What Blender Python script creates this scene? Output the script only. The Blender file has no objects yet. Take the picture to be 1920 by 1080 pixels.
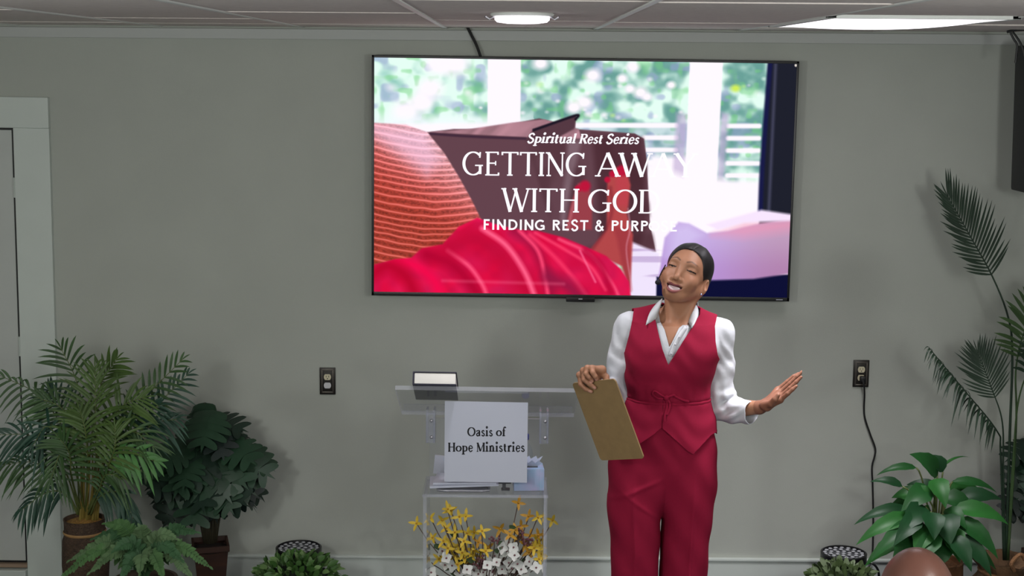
import bpy, bmesh, math, random
import numpy as np
from mathutils import Vector, Matrix, Quaternion
from mathutils.bvhtree import BVHTree

SC = bpy.context.scene
COL = SC.collection
PI = math.pi

# ------------------------------------------------------------------ camera
CAM_H, CAM_D, FPX = 2.385, 6.77, 2800.0           # height, distance from the stage wall, focal length in pixels of a 1920 wide frame
PITCH, ROLL = math.radians(8.41), math.radians(0.45)
cam_data = bpy.data.cameras.new('camera')
cam = bpy.data.objects.new('camera', cam_data)
COL.objects.link(cam)
cam_data.sensor_width = 36.0
cam_data.lens = FPX / 1920 * 36.0
cam_data.clip_start = 0.05
CAM_R = Matrix.Rotation(PI / 2 - PITCH, 3, 'X') @ Matrix.Rotation(ROLL, 3, 'Z')
cam.matrix_world = Matrix.Translation((0, -CAM_D, CAM_H)) @ CAM_R.to_4x4()
SC.camera = cam

# ------------------------------------------------------------------ world, exposure
world = bpy.data.worlds.new('world')
SC.world = world
world.use_nodes = True
world.node_tree.nodes['Background'].inputs[0].default_value = (0.5, 0.55, 0.6, 1)
world.node_tree.nodes['Background'].inputs[1].default_value = 0.05
SC.view_settings.view_transform = 'Standard'
SC.view_settings.look = 'None'
SC.view_settings.gamma = 1.0
SC.view_settings.use_curve_mapping = False
SC.view_settings.exposure = 0.0
SC.cycles.use_denoising = True
SC.cycles.max_bounces = 8
SC.cycles.transparent_max_bounces = 24
SC.cycles.sample_clamp_indirect = 4.0
SC.cycles.caustics_reflective = False
SC.cycles.caustics_refractive = False

# ------------------------------------------------------------------ room lights (recessed troffers and unseen fill added further down the room)
def area_lamp(name, x, y, z, sx, sy, power, color=(1, 0.97, 0.95), spread=180.0):
    d = bpy.data.lights.new(name, 'AREA')
    d.shape = 'RECTANGLE'; d.size = sx; d.size_y = sy
    d.energy = power; d.color = color; d.spread = math.radians(spread)
    o = bpy.data.objects.new(name, d); COL.objects.link(o)
    o.location = (x, y, z)
    return o
CEIL = 2.557
area_lamp('troffer_lamp', 1.306, -1.385, CEIL - 0.045, 0.5, 0.95, 17, (1, 0.96, 1.0), 84)
area_lamp('puck_lamp', 0.028, -1.46, CEIL - 0.06, 0.14, 0.14, 5, (1, 0.96, 1.0), 110)
def fill_lamp(x, y, z, power, r=0.16):             # added point fill to even out the wall, unseen behind and beside the camera
    d = bpy.data.lights.new('room_fill', 'POINT'); d.energy = power; d.shadow_soft_size = r; d.color = (0.98, 1.0, 0.985)
    o = bpy.data.objects.new('room_fill', d); COL.objects.link(o); o.location = (x, y, z)
for lx, ly, lp in ((-1.7, -4.6, 80), (1.7, -4.6, 68), (-1.5, -7.6, 76), (1.5, -7.6, 68)):
    fill_lamp(lx, ly, 2.2, lp)

# ------------------------------------------------------------------ helpers: pixel rays, colour, materials
def ray(px, py):
    return CAM_R @ Vector(((px - 960) / FPX, -(py - 540) / FPX, -1.0))
EYE = Vector((0, -CAM_D, CAM_H))
def P(px, py, Y):                                  # the point of the vertical plane y = Y that a pixel of the photograph looks at
    d = ray(px, py)
    return EYE + d * ((Y + CAM_D) / d.y)
def PZ(px, py, Z):                                 # the same for a horizontal plane
    d = ray(px, py)
    return EYE + d * ((Z - CAM_H) / d.z)
def project(v):                                    # (N,3) -> pixels
    R = np.array(CAM_R)
    q = (np.asarray(v) - np.array(EYE)) @ R
    return np.stack([960 + FPX * q[:, 0] / -q[:, 2], 540 - FPX * q[:, 1] / -q[:, 2]], 1)
def lin(c):
    c = c / 255.0
    return c / 12.92 if c <= 0.04045 else ((c + 0.055) / 1.055) ** 2.4
def rgb(r, g, b):
    return (lin(r), lin(g), lin(b), 1.0)

def mat(name, col, rough=0.6, metal=0.0, var=0.0, scale=20.0, bump=0.0, bscale=60.0, spec=0.5, emit=None, estr=1.0, sheen=0.0, stretch=None, col2=None, coat=0.0):
    m = bpy.data.materials.new(name); m.use_nodes = True
    nt = m.node_tree; b = nt.nodes['Principled BSDF']
    b.inputs['Base Color'].default_value = col
    b.inputs['Roughness'].default_value = rough
    b.inputs['Metallic'].default_value = metal
    b.inputs['Specular IOR Level'].default_value = spec
    b.inputs['Coat Weight'].default_value = coat
    if sheen:
        b.inputs['Sheen Weight'].default_value = sheen
    if emit:
        b.inputs['Emission Color'].default_value = emit
        b.inputs['Emission Strength'].default_value = estr
    if var or bump or col2:
        tc = nt.nodes.new('ShaderNodeTexCoord'); mp = nt.nodes.new('ShaderNodeMapping')
        nt.links.new(tc.outputs['Object'], mp.inputs[0])
        if stretch: mp.inputs['Scale'].default_value = stretch
    if var or col2:
        n = nt.nodes.new('ShaderNodeTexNoise'); n.inputs['Scale'].default_value = scale; n.inputs['Detail'].default_value = 4
        nt.links.new(mp.outputs[0], n.inputs[0])
        r = nt.nodes.new('ShaderNodeMix'); r.data_type = 'RGBA'
        c2 = col2 or tuple(min(1, x * (1 + var)) for x in col[:3]) + (1,)
        c1 = col if col2 else tuple(x * (1 - var) for x in col[:3]) + (1,)
        r.inputs[6].default_value = c1; r.inputs[7].default_value = c2
        mr = nt.nodes.new('ShaderNodeMapRange'); mr.inputs[1].default_value = 0.3; mr.inputs[2].default_value = 0.7
        nt.links.new(n.outputs[0], mr.inputs[0]); nt.links.new(mr.outputs[0], r.inputs[0])
        nt.links.new(r.outputs[2], b.inputs['Base Color'])
    if bump:
        n2 = nt.nodes.new('ShaderNodeTexNoise'); n2.inputs['Scale'].default_value = bscale; n2.inputs['Detail'].default_value = 3
        nt.links.new(mp.outputs[0], n2.inputs[0])
        bp = nt.nodes.new('ShaderNodeBump'); bp.inputs['Strength'].default_value = bump; bp.inputs['Distance'].default_value = 0.01
        nt.links.new(n2.outputs[0], bp.inputs['Height']); nt.links.new(bp.outputs[0], b.inputs['Normal'])
    return m

def attr_mat(name, rough=0.5, emission=0.0, spec=0.5, bump=0.0, bscale=200.0):      # colour from a mesh's own colour attribute
    m = bpy.data.materials.new(name); m.use_nodes = True
    nt = m.node_tree; b = nt.nodes['Principled BSDF']
    a = nt.nodes.new('ShaderNodeAttribute'); a.attribute_name = 'tint'
    if emission:
        e = nt.nodes.new('ShaderNodeEmission'); e.inputs[1].default_value = emission
        nt.links.new(a.outputs['Color'], e.inputs[0])
        nt.links.new(e.outputs[0], nt.nodes['Material Output'].inputs[0])
        return m
    nt.links.new(a.outputs['Color'], b.inputs['Base Color'])
    b.inputs['Roughness'].default_value = rough; b.inputs['Specular IOR Level'].default_value = spec
    if bump:
        n2 = nt.nodes.new('ShaderNodeTexNoise'); n2.inputs['Scale'].default_value = bscale
        bp = nt.nodes.new('ShaderNodeBump'); bp.inputs['Strength'].default_value = bump; bp.inputs['Distance'].default_value = 0.004
        nt.links.new(n2.outputs[0], bp.inputs['Height']); nt.links.new(bp.outputs[0], b.inputs['Normal'])
    return m

def acrylic(name, tint, gloss_rough=0.04, diffuse=0.0):
    m = bpy.data.materials.new(name); m.use_nodes = True
    nt = m.node_tree; nt.nodes.remove(nt.nodes['Principled BSDF'])
    tr = nt.nodes.new('ShaderNodeBsdfTransparent'); tr.inputs[0].default_value = tint
    gl = nt.nodes.new('ShaderNodeBsdfGlossy'); gl.inputs['Roughness'].default_value = gloss_rough
    fr = nt.nodes.new('ShaderNodeFresnel'); fr.inputs[0].default_value = 1.49
    mx = nt.nodes.new('ShaderNodeMixShader')
    ge = nt.nodes.new('ShaderNodeNewGeometry'); inv = nt.nodes.new('ShaderNodeMath'); inv.operation = 'SUBTRACT'; inv.inputs[0].default_value = 1.0
    mu = nt.nodes.new('ShaderNodeMath'); mu.operation = 'MULTIPLY'
    nt.links.new(ge.outputs['Backfacing'], inv.inputs[1]); nt.links.new(inv.outputs[0], mu.inputs[0]); nt.links.new(fr.outputs[0], mu.inputs[1])
    nt.links.new(mu.outputs[0], mx.inputs[0]); nt.links.new(tr.outputs[0], mx.inputs[1]); nt.links.new(gl.outputs[0], mx.inputs[2])
    last = mx
    if diffuse:
        df = nt.nodes.new('ShaderNodeBsdfDiffuse'); df.inputs[0].default_value = (0.8, 0.82, 0.9, 1)
        m2 = nt.nodes.new('ShaderNodeMixShader'); m2.inputs[0].default_value = diffuse
        nt.links.new(last.outputs[0], m2.inputs[1]); nt.links.new(df.outputs[0], m2.inputs[2]); last = m2
    nt.links.new(last.outputs[0], nt.nodes['Material Output'].inputs[0])
    return m

# ------------------------------------------------------------------ helpers: objects
def tag(o, label=None, cat=None, group=None, kind=None):
    if label: o['label'] = label
    if cat: o['category'] = cat
    if group: o['group'] = group
    if kind: o['kind'] = kind
    return o
def empty(name, loc, label, cat, group=None):
    o = bpy.data.objects.new(name, None); COL.objects.link(o); o.location = loc
    o.empty_display_size = 0.1
    return tag(o, label, cat, group)
def put(name, me, parent=None):                    # vertices are in world coordinates; the parent is an unrotated Empty
    o = bpy.data.objects.new(name, me); COL.objects.link(o)
    if parent is not None:
        o.parent = parent
        o.matrix_parent_inverse = Matrix.Translation(parent.location).inverted()
    return o

class MB:
    """Collects geometry for one mesh."""
    def __init__(self): self.v = []; self.f = []; self.m = []; self.mi = 0
    def add(self, vs, fs):
        n = len(self.v); self.v += [tuple(v) for v in vs]
        self.f += [tuple(i + n for i in f) for f in fs]; self.m += [self.mi] * len(fs)
        return self
    def box(self, c, s, rot=None, bev=0.0):
        bm = bmesh.new(); bmesh.ops.create_cube(bm, size=1)
        for v in bm.verts: v.co = Vector((v.co.x * s[0], v.co.y * s[1], v.co.z * s[2]))
        if bev: bmesh.ops.bevel(bm, geom=bm.edges[:], offset=bev, segments=2, affect='EDGES', profile=0.6)
        R = rot or Matrix.Identity(3)
        bm.verts.ensure_lookup_table(); bm.verts.index_update()
        self.add([R @ v.co + Vector(c) for v in bm.verts], [[v.index for v in f.verts] for f in bm.faces]); bm.free()
        return self
    def tube(self, pts, r, n=8, cap=True, flat=1.0):
        pts = [Vector(p) for p in pts]; k = len(pts)
        rr = r if hasattr(r, '__len__') else [r] * k
        vs, fs = [], []; up = None
        for i, p in enumerate(pts):
            t = (pts[min(i + 1, k - 1)] - pts[max(i - 1, 0)]).normalized()
            if up is None: up = t.orthogonal().normalized()
            up = (up - t * up.dot(t)); up = up.normalized() if up.length > 1e-6 else t.orthogonal().normalized()
            w = t.cross(up)
            for j in range(n):
                a = 2 * PI * j / n
                vs.append(p + up * (math.cos(a) * rr[i]) + w * (math.sin(a) * rr[i] * flat))
        for i in range(k - 1):
            for j in range(n):
                fs.append((i * n + j, i * n + (j + 1) % n, (i + 1) * n + (j + 1) % n, (i + 1) * n + j))
        if cap: fs += [tuple(range(n - 1, -1, -1)), tuple((k - 1) * n + j for j in range(n))]
        return self.add(vs, fs)
    def lathe(self, prof, c, n=32, close=True, wob=None):
        vs, fs = [], []; k = len(prof)
        for i, (r, z) in enumerate(prof):
            for j in range(n):
                a = 2 * PI * j / n
                q = r * (wob(a, z) if wob else 1)
                vs.append((c[0] + q * math.cos(a), c[1] + q * math.sin(a), c[2] + z))
        for i in range(k - 1):
            for j in range(n):
                fs.append((i * n + j, i * n + (j + 1) % n, (i + 1) * n + (j + 1) % n, (i + 1) * n + j))
        if close: fs += [tuple(range(n - 1, -1, -1)), tuple((k - 1) * n + j for j in range(n))]
        return self.add(vs, fs)
    def sphere(self, c, r, n=12, m=8, rot=None):
        r = r if hasattr(r, '__len__') else (r, r, r)
        R = rot or Matrix.Identity(3); c = Vector(c)
        vs = [c + R @ Vector((0, 0, r[2]))]; fs = []
        for i in range(1, m):
            t = PI * i / m
            for j in range(n):
                a = 2 * PI * j / n
                vs.append(c + R @ Vector((r[0] * math.sin(t) * math.cos(a), r[1] * math.sin(t) * math.sin(a), r[2] * math.cos(t))))
        vs.append(c + R @ Vector((0, 0, -r[2])))
        for j in range(n): fs.append((0, 1 + j, 1 + (j + 1) % n))
        for i in range(m - 2):
            for j in range(n):
                a, b = 1 + i * n + j, 1 + i * n + (j + 1) % n
                fs.append((a, a + n, b + n, b))
        last = len(vs) - 1; o = 1 + (m - 2) * n
        for j in range(n): fs.append((o + j, last, o + (j + 1) % n))
        return self.add(vs, fs)
    def prism(self, pts, off):                    # flat polygon pushed along a vector
        pts = [Vector(p) for p in pts]; off = Vector(off); n = len(pts)
        return self.add(pts + [p + off for p in pts], [tuple(range(n))[::-1], tuple(range(n, 2 * n))] + [(i, (i + 1) % n, n + (i + 1) % n, n + i) for i in range(n)])
    def mesh(self, name, mats, smooth=True, angle=40):
        me = bpy.data.meshes.new(name)
        me.from_pydata(self.v, [], self.f)
        mats = mats if isinstance(mats, (list, tuple)) else [mats]
        for m in mats: me.materials.append(m)
        if len(mats) > 1: me.polygons.foreach_set('material_index', self.m)
        if smooth:
            me.polygons.foreach_set('use_smooth', [True] * len(me.polygons))
            if angle: me.set_sharp_from_angle(angle=math.radians(angle))
        me.validate(); me.update()
        return me
    def build(self, name, mats, parent=None, smooth=True, angle=40):
        return put(name, self.mesh(name, mats, smooth, angle), parent)

def bez(a, b, c, n):                               # quadratic curve
    a, b, c = Vector(a), Vector(b), Vector(c)
    return [a * (1 - t) ** 2 + b * 2 * t * (1 - t) + c * t * t for t in [i / (n - 1) for i in range(n)]]
def spline(pts, n):                                # Catmull-Rom through the points
    pts = [Vector(p) for p in pts]; out = []
    q = [pts[0] * 2 - pts[1]] + pts + [pts[-1] * 2 - pts[-2]]
    seg = len(pts) - 1
    for i in range(n):
        u = i / (n - 1) * seg; k = min(int(u), seg - 1); t = u - k
        p0, p1, p2, p3 = q[k:k + 4]
        out.append(0.5 * ((2 * p1) + (p2 - p0) * t + (2 * p0 - 5 * p1 + 4 * p2 - p3) * t * t + (3 * p1 - p0 - 3 * p2 + p3) * t ** 3))
    return out
# ================================================================== the room
M_wall = mat('wall paint', rgb(176, 180, 172), 0.75, var=0.03, scale=3, bump=0.05, bscale=180)
M_white = mat('white trim paint', rgb(205, 213, 207), 0.5, var=0.02, scale=6)
M_trim = mat('grey trim paint', rgb(184, 187, 184), 0.6)
M_door = mat('door paint', rgb(192, 196, 192), 0.5, var=0.02, scale=5)
M_tile = mat('ceiling tile', rgb(222, 213, 207), 0.95, var=0.05, scale=40, bump=0.25, bscale=250)
M_tbar = mat('ceiling grid paint', rgb(225, 228, 224), 0.45)
M_carpet = mat('carpet', rgb(44, 48, 66), 0.95, var=0.35, scale=220, bump=0.4, bscale=300)
M_black = mat('black plastic', rgb(14, 14, 17), 0.45)
M_blackm = mat('black metal', rgb(16, 16, 19), 0.38)
M_cable = mat('black cable', rgb(16, 16, 18), 0.5)

HX, YF = 3.1, -8.6
def struct(o): return tag(o, kind='structure')
struct(MB().box((0, 0.06, CEIL / 2 + 0.05), (2 * HX + 0.24, 0.12, CEIL + 0.3)).build('wall_back', M_wall, smooth=False))
struct(MB().box((-HX - 0.06, YF / 2, CEIL / 2 + 0.05), (0.12, -YF, CEIL + 0.3)).build('wall_left', M_wall, smooth=False))
struct(MB().box((HX + 0.06, YF / 2, CEIL / 2 + 0.05), (0.12, -YF, CEIL + 0.3)).build('wall_right', M_wall, smooth=False))
struct(MB().box((0, YF - 0.06, CEIL / 2 + 0.05), (2 * HX + 0.24, 0.12, CEIL + 0.3)).build('wall_front', M_wall, smooth=False))
struct(MB().box((0, YF / 2, -0.05), (2 * HX + 0.24, -YF + 0.24, 0.1)).build('floor', M_carpet, smooth=False))

# suspended ceiling: tiles lie a little above the grid bars; one tile bay is open for the troffer
xs = [-2.86, -2.22, -1.58, -0.945, -0.305, 0.362, 1.0, 1.612, 2.25, 2.86]
ys = [-0.02, -0.45, -1.09, -1.85, -2.81, -3.4, -4.0, -4.6, -5.2, -5.8, -6.4, -7.0, -7.6, -8.2]
cm = MB()
rnd = random.Random(4)
gx = [-HX] + xs + [HX]; gy = [0.0] + ys[1:] + [YF]
TX0, TX1, TY0, TY1 = 1.012, 1.6, -1.93, -0.84      # opening of the troffer
for i in range(len(gx) - 1):
    for j in range(len(gy) - 1):
        x0, x1, y0, y1 = gx[i], gx[i + 1], gy[j + 1], gy[j]
        sag = rnd.uniform(0, 0.006)
        cells = [(x0, x1, y0, y1)]
        if x0 < TX1 and x1 > TX0 and y0 < TY1 and y1 > TY0:
            a0, a1, b0, b1 = max(x0, TX0), min(x1, TX1), max(y0, TY0), min(y1, TY1)
            cells = [(x0, a0, y0, y1), (a1, x1, y0, y1), (a0, a1, y0, b0), (a0, a1, b1, y1)]
        for (p0, p1, q0, q1) in cells:
            if p1 - p0 > 0.01 and q1 - q0 > 0.01:
                cm.box(((p0 + p1) / 2, (q0 + q1) / 2, CEIL + 0.012 - sag), (p1 - p0 - 0.004, q1 - q0 - 0.008, 0.02))
cm.box((0, YF / 2, CEIL + 0.16), (2 * HX + 0.2, -YF + 0.2, 0.02))
struct(cm.build('ceiling', M_tile, smooth=False))
tb = MB()
for x in xs: tb.box((x, YF / 2, CEIL - 0.002), (0.018, -YF, 0.005))
struct(tb.build('trim_3', M_tbar, smooth=False))
# flat board under the ceiling, and the skirting
struct(MB().box((0, -0.010, 2.5235), (2 * HX, 0.022, 0.046), bev=0.003).build('trim_1', M_trim, smooth=False))
struct(MB().box(((HX - 2.0) / 2, -0.008, 0.05), (HX + 2.0, 0.018, 0.1), bev=0.004).box(((HX - 2.0) / 2, -0.013, 0.105), (HX + 2.0, 0.026, 0.012), bev=0.003).build('baseboard_back', M_white, smooth=False))

# door at the left, its casing and threshold
zt0, zt1 = P(60, 238, 0).z, P(60, 180, 0).z
xc0, xc1 = P(52, 1000, 0).x, P(116.5, 1000, 0).x
dw = 0.92
dr = bpy.data.objects.new('door_1', None); COL.objects.link(dr); dr.location = (xc0 - dw / 2, 0, 0); tag(dr, kind='structure')
cas = MB()
cas.box(((xc0 + xc1) / 2, -0.012, zt0 / 2), (xc1 - xc0, 0.028, zt0), bev=0.003)
cas.box((xc0 - dw - (xc1 - xc0) / 2 - 0.02, -0.012, zt0 / 2), (xc1 - xc0, 0.028, zt0), bev=0.003)
cas.box((xc0 - dw / 2 - 0.01, -0.014, (zt0 + zt1) / 2), (dw + 2 * (xc1 - xc0) + 0.02, 0.032, zt1 - zt0), bev=0.004)
cas.build('casing', M_white, dr, smooth=False)
pn = MB()
pn.box((xc0 - 0.008 - dw / 2, 0.0, 0.07 + (zt0 - 0.078) / 2), (dw - 0.01, 0.012, zt0 - 0.084), bev=0.002)
for (z0, z1) in ((0.2, 0.95), (1.15, 1.9)):
    pn.box((xc0 - 0.008 - dw / 2, -0.006, (z0 + z1) / 2), (dw - 0.3, 0.006, z1 - z0), bev=0.002)
pn.build('door_panel', M_door, dr, smooth=False)
MB().box((xc0 - dw / 2 - 0.006, -0.001, zt0 / 2), (dw + 0.012, 0.006, zt0)).build('door_gap', M_black, dr, smooth=False)
hg = MB()
for z in (P(53, 350, 0).z, 1.1, P(53, 930, 0).z): hg.tube([(xc0 - 0.004, -0.012, z - 0.045), (xc0 - 0.004, -0.012, z + 0.045)], 0.007)
hg.build('hinge', M_white, dr)
MB().box((xc0 - dw / 2, -0.014, 0.055), (dw, 0.036, 0.016), bev=0.002).build('sweep', mat('door sweep', rgb(150, 128, 108), 0.6), dr, smooth=False)
MB().box((xc0 - dw / 2, -0.02, 0.02), (dw, 0.07, 0.04), bev=0.004).build('threshold', M_white, dr, smooth=False)

dr.rotation_euler.y = math.radians(0.45)              # the old frame is a little out of plumb

# ---------------------------------------------------------------- ceiling lights
M_glow = mat('lit lens', rgb(250, 245, 250), 0.4, emit=(1.0, 0.94, 1.0, 1), estr=2.2)
t = empty('ceiling_light', ((TX0 + TX1) / 2, (TY0 + TY1) / 2, CEIL), 'long rectangular lit ceiling panel near the right end of the ceiling', 'ceiling light')
fr = MB()
cx, cy = (TX0 + TX1) / 2, (TY0 + TY1) / 2
for s in (-1, 1):
    fr.box((cx + s * (TX1 - TX0) / 2, cy, CEIL - 0.004), (0.03, TY1 - TY0 + 0.03, 0.012), bev=0.002)
    fr.box((cx, cy + s * (TY1 - TY0) / 2, CEIL - 0.004), (TX1 - TX0 + 0.03, 0.03, 0.012), bev=0.002)
fr.build('frame', M_tbar, t)
lens = MB(); N = 12; vs, fs = [], []
for i in range(N + 1):
    for j in range(N + 1):
        u, v = i / N, j / N
        vs.append((TX0 + 0.012 + u * (TX1 - TX0 - 0.024), TY0 + 0.012 + v * (TY1 - TY0 - 0.024), CEIL - 0.004 - 0.022 * (4 * u * (1 - u)) ** 0.5 * (4 * v * (1 - v)) ** 0.5))
for i in range(N):
    for j in range(N): fs.append((i * (N + 1) + j, i * (N + 1) + j + 1, (i + 1) * (N + 1) + j + 1, (i + 1) * (N + 1) + j))
lens.add(vs, fs)
lens.build('diffuser', M_glow, t, angle=None)
MB().box((cx, cy, CEIL + 0.05), (TX1 - TX0, TY1 - TY0, 0.06)).build('housing', M_tbar, t, smooth=False)

pc = PZ(979, 33, CEIL - 0.015)
t = empty('disc_light', (pc.x, pc.y, CEIL), 'small round lit disc light on the ceiling above the television', 'ceiling light')
MB().lathe([(0.0, 0.0), (0.098, 0.0), (0.102, -0.004), (0.1, -0.01), (0.09, -0.012)], (pc.x, pc.y, CEIL), 40, close=False).build('trim_ring', M_tbar, t)
MB().lathe([(0.088, -0.010), (0.088, -0.022), (0.08, -0.030), (0.05, -0.034), (0.001, -0.035)], (pc.x, pc.y, CEIL), 40, close=False).build('diffuser', M_glow, t)
M_clip = mat('clip metal', rgb(190, 190, 195), 0.3, 0.9)
for s in (-1, 1):
    MB().tube([(pc.x + s * 0.09, pc.y, CEIL - 0.012), (pc.x + s * 0.105, pc.y, CEIL - 0.02), (pc.x + s * 0.118, pc.y - 0.01, CEIL - 0.012)], 0.004, 6).build('spring_clip', M_clip, t)
# ================================================================== lettering: strokes drawn as ribbons, written from scratch
def arc(cx, cy, rx, ry, a0, a1, n=18):
    return [(cx + rx * math.cos(math.radians(a0 + (a1 - a0) * i / (n - 1))), cy + ry * math.sin(math.radians(a0 + (a1 - a0) * i / (n - 1)))) for i in range(n)]
def crv(pts, n=22):
    return [(p.x, p.y) for p in spline([(x, y, 0) for x, y in pts], n)]
def glyph(ch, T, t, serif):
    """(strokes, advance): a stroke is (points, width or None for a broad-nib width)."""
    S = []; h = T / 2
    def st(x, y0=0.0, y1=1.0, s0=True, s1=True, w=None):
        w = w or T; S.append(([(x, y0), (x, y1)], w))
        if serif:
            e = 0.075 + w * 0.35
            if s0: S.append(([(x - e, y0 + t / 2), (x + e, y0 + t / 2)], t))
            if s1: S.append(([(x - e, y1 - t / 2), (x + e, y1 - t / 2)], t))
    def bar(x0, x1, y, tick=0):
        S.append(([(x0, y), (x1, y)], t))
        if serif and tick: S.append(([(x1 - t / 2, y - (tick if tick < 0 else 0) * 0 - (0.10 if tick > 0 else -0.10)), (x1 - t / 2, y)], t * 1.3))
    def dg(x0, y0, x1, y1, w, s=None):
        S.append(([(x0, y0), (x1, y1)], w))
        if serif and s:
            for (x, y) in s: S.append(([(x - 0.10, y), (x + 0.10, y)], t))
    D = t if serif else T
    if ch == 'O': S.append((arc(.44, .5, .40, .5 - t / 2, 0, 360, 40), None)); a = .9
    elif ch == 'G':
        S.append((arc(.44, .5, .40, .5 - t / 2, 48, 318, 34), None))
        S.append(([(.74, .06), (.74, .42)], T * .9)); bar(.52 if serif else .46, .86 if serif else .78, .42); a = .9
        if serif: S.append(([(.74, .98), (.72, .74)], t * 1.2))
    elif ch == 'E':
        st(.15); bar(.15, .60, 1 - t / 2, 1); bar(.15, .50, .52); bar(.15, .63, t / 2, -1); a = .68
        if serif: S.append(([(.50 - t / 2, .43), (.50 - t / 2, .61)], t))
    elif ch == 'F': st(.15); bar(.15, .58, 1 - t / 2, 1); bar(.15, .50, .50); a = .62
    elif ch == 'T':
        st(.38, s1=False); bar(.02, .74, 1 - t / 2, 1); a = .76
        if serif: S.append(([(.02 + t / 2, .86), (.02 + t / 2, 1)], t * 1.3))
    elif ch == 'I': st(.15); a = .30
    elif ch == 'N':
        st(.14, w=D * 1.1, s1=False); st(.72, w=D * 1.1, s0=False); dg(.12, 1 - t / 2, .72, .02, T); a = .86
        if serif: S.append(([(0, 1 - t / 2), (.16, 1 - t / 2)], t))
    elif ch == 'A': dg(.06, 0, .38, 1, D * 1.1, [(.06, t / 2)]); dg(.38, 1, .74, 0, T, [(.74, t / 2)]); bar(.18, .60, .33); a = .78
    elif ch == 'W':
        dg(.06, 1, .32, 0, T, [(.06, 1 - t / 2)]); dg(.32, 0, .56, 1, D * 1.1); dg(.50, 1, .78, 0, T, [(.5, 1 - t / 2)]); dg(.78, 0, 1.04, 1, D * 1.1, [(1.04, 1 - t / 2)]); a = 1.1
    elif ch == 'Y': dg(.06, 1, .38, .45, T, [(.06, 1 - t / 2)]); dg(.70, 1, .38, .45, D * 1.1, [(.70, 1 - t / 2)]); st(.38, 0, .47, s1=False); a = .76
    elif ch == 'H': st(.15); st(.70); bar(.15, .70, .52); a = .86
    elif ch == 'D': st(.15); S.append(([(.15, 1 - t / 2), (.36, 1 - t / 2)] + arc(.36, .5, .40, .5 - t / 2, 90, -90, 20) + [(.15, t / 2)], None)); a = .86
    elif ch in 'PR':
        st(.15); S.append(([(.15, 1 - t / 2), (.34, 1 - t / 2)] + arc(.36, .74, .23, .26 - t / 2, 90, -90, 16) + [(.15, .48 + t / 2)], None)); a = .64
        if ch == 'R': dg(.36, .5, .66, 0, T, [(.68, t / 2)] if serif else None); a = .72
    elif ch == 'S': S.append((crv([(.54, .80), (.42, .96), (.26, .97), (.11, .84), (.13, .66), (.32, .52), (.52, .38), (.54, .18), (.40, .03), (.22, .02), (.07, .2)], 40), T * .85 if serif else T)); a = .64
    elif ch == 'U': S.append(([(.14, 1), (.14, .36)] + arc(.41, .36, .27, .36 - t / 2, 180, 360, 16) + [(.68, 1)], None if serif else T)); a = .82
    elif ch == 'M': st(.12, w=D); st(.84, w=T); dg(.12, 1, .46, .05, T); dg(.46, .05, .84, 1, D); a = .98
    elif ch == '&': S.append((crv([(.74, .02), (.30, .60), (.20, .80), (.34, .97), (.48, .82), (.36, .62), (.14, .42), (.12, .14), (.34, .0), (.56, .12), (.70, .46)], 40), T * .9)); a = .84
    else:                                          # lower case, x-height 0.47
        X = .47
        if ch == 'o': S.append((arc(.25, X / 2, .21, X / 2 - t / 2, 0, 360, 28), None)); a = .5
        elif ch == 'a':
            st(.34, 0.04, X - .1, False, False); S.append((crv([(.06, .36), (.16, X - t / 2), (.30, .44), (.34, .32)], 14), None)); S.append((crv([(.34, .27), (.16, .23), (.08, .12), (.16, .03), (.26, .05), (.34, .13)], 18), T * .7)); S.append(([(.34, .05), (.42, .03)], t * 1.2)); a = .45
        elif ch == 's': S.append((crv([(.30, .37), (.20, .44), (.09, .37), (.12, .28), (.26, .20), (.31, .10), (.20, .02), (.05, .10)], 26), T * .7)); a = .37
        elif ch == 'i': st(.13, 0, X, True, False); S.append(([(.03, X - t / 2), (.13, X - t / 2)], t)); S.append((arc(.13, .68, T * .3, T * .3, 0, 360, 12), T * .6)); a = .27
        elif ch == 'l': st(.13, 0, .72, True, False); S.append(([(.03, .72 - t / 2), (.13, .72 - t / 2)], t)); a = .27
        elif ch == 'f': st(.15, 0, .55, True, False); S.append((crv([(.15, .5), (.18, .66), (.28, .70), (.36, .63)], 12), T * .7)); S.append(([(.03, X - t / 2), (.30, X - t / 2)], t)); a = .33
        elif ch == 't': st(.13, .08, .60, False, False); S.append((crv([(.13, .12), (.17, .03), (.28, .06)], 10), t * 1.6)); S.append(([(.02, X - t / 2), (.27, X - t / 2)], t)); a = .32
        elif ch == 'e': S.append((crv([(.07, .27), (.38, .27), (.34, .41), (.22, .46), (.09, .36), (.07, .18), (.18, .02), (.30, .03), (.39, .12)], 30), T * .6)); S.append(([(.08, .27), (.37, .27)], t)); S.append(([(.10, .34), (.10, .12)], T * .8)); a = .44
        elif ch == 'p': st(.13, -.22, X, True, False); S.append(([(.03, X - t / 2), (.13, X - t / 2)], t)); S.append(([(.13, .40)] + arc(.28, X / 2, .17, X / 2 - t / 2, 120, -120, 18) + [(.13, .06)], None)); a = .52
        elif ch in 'nru':
            if ch == 'u': st(.13, .1, X, False, False); st(.40, 0, X, True, False); S.append((crv([(.13, .12), (.2, .02), (.30, .04), (.40, .13)], 12), t * 1.6)); S.append(([(.03, X - t / 2), (.13, X - t / 2)], t)); a = .53
            else:
                st(.13, 0, X, True, False); S.append(([(.03, X - t / 2), (.13, X - t / 2)], t))
                if ch == 'n': S.append((crv([(.13, .33), (.24, .45), (.36, .42), (.40, .32)], 12), t * 1.8)); st(.40, 0, .34, True, False); a = .54
                else: S.append((crv([(.13, .30), (.22, .43), (.32, .44), (.35, .38)], 12), t * 2.2)); a = .38
        else: a = .28
    return S, a

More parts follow.
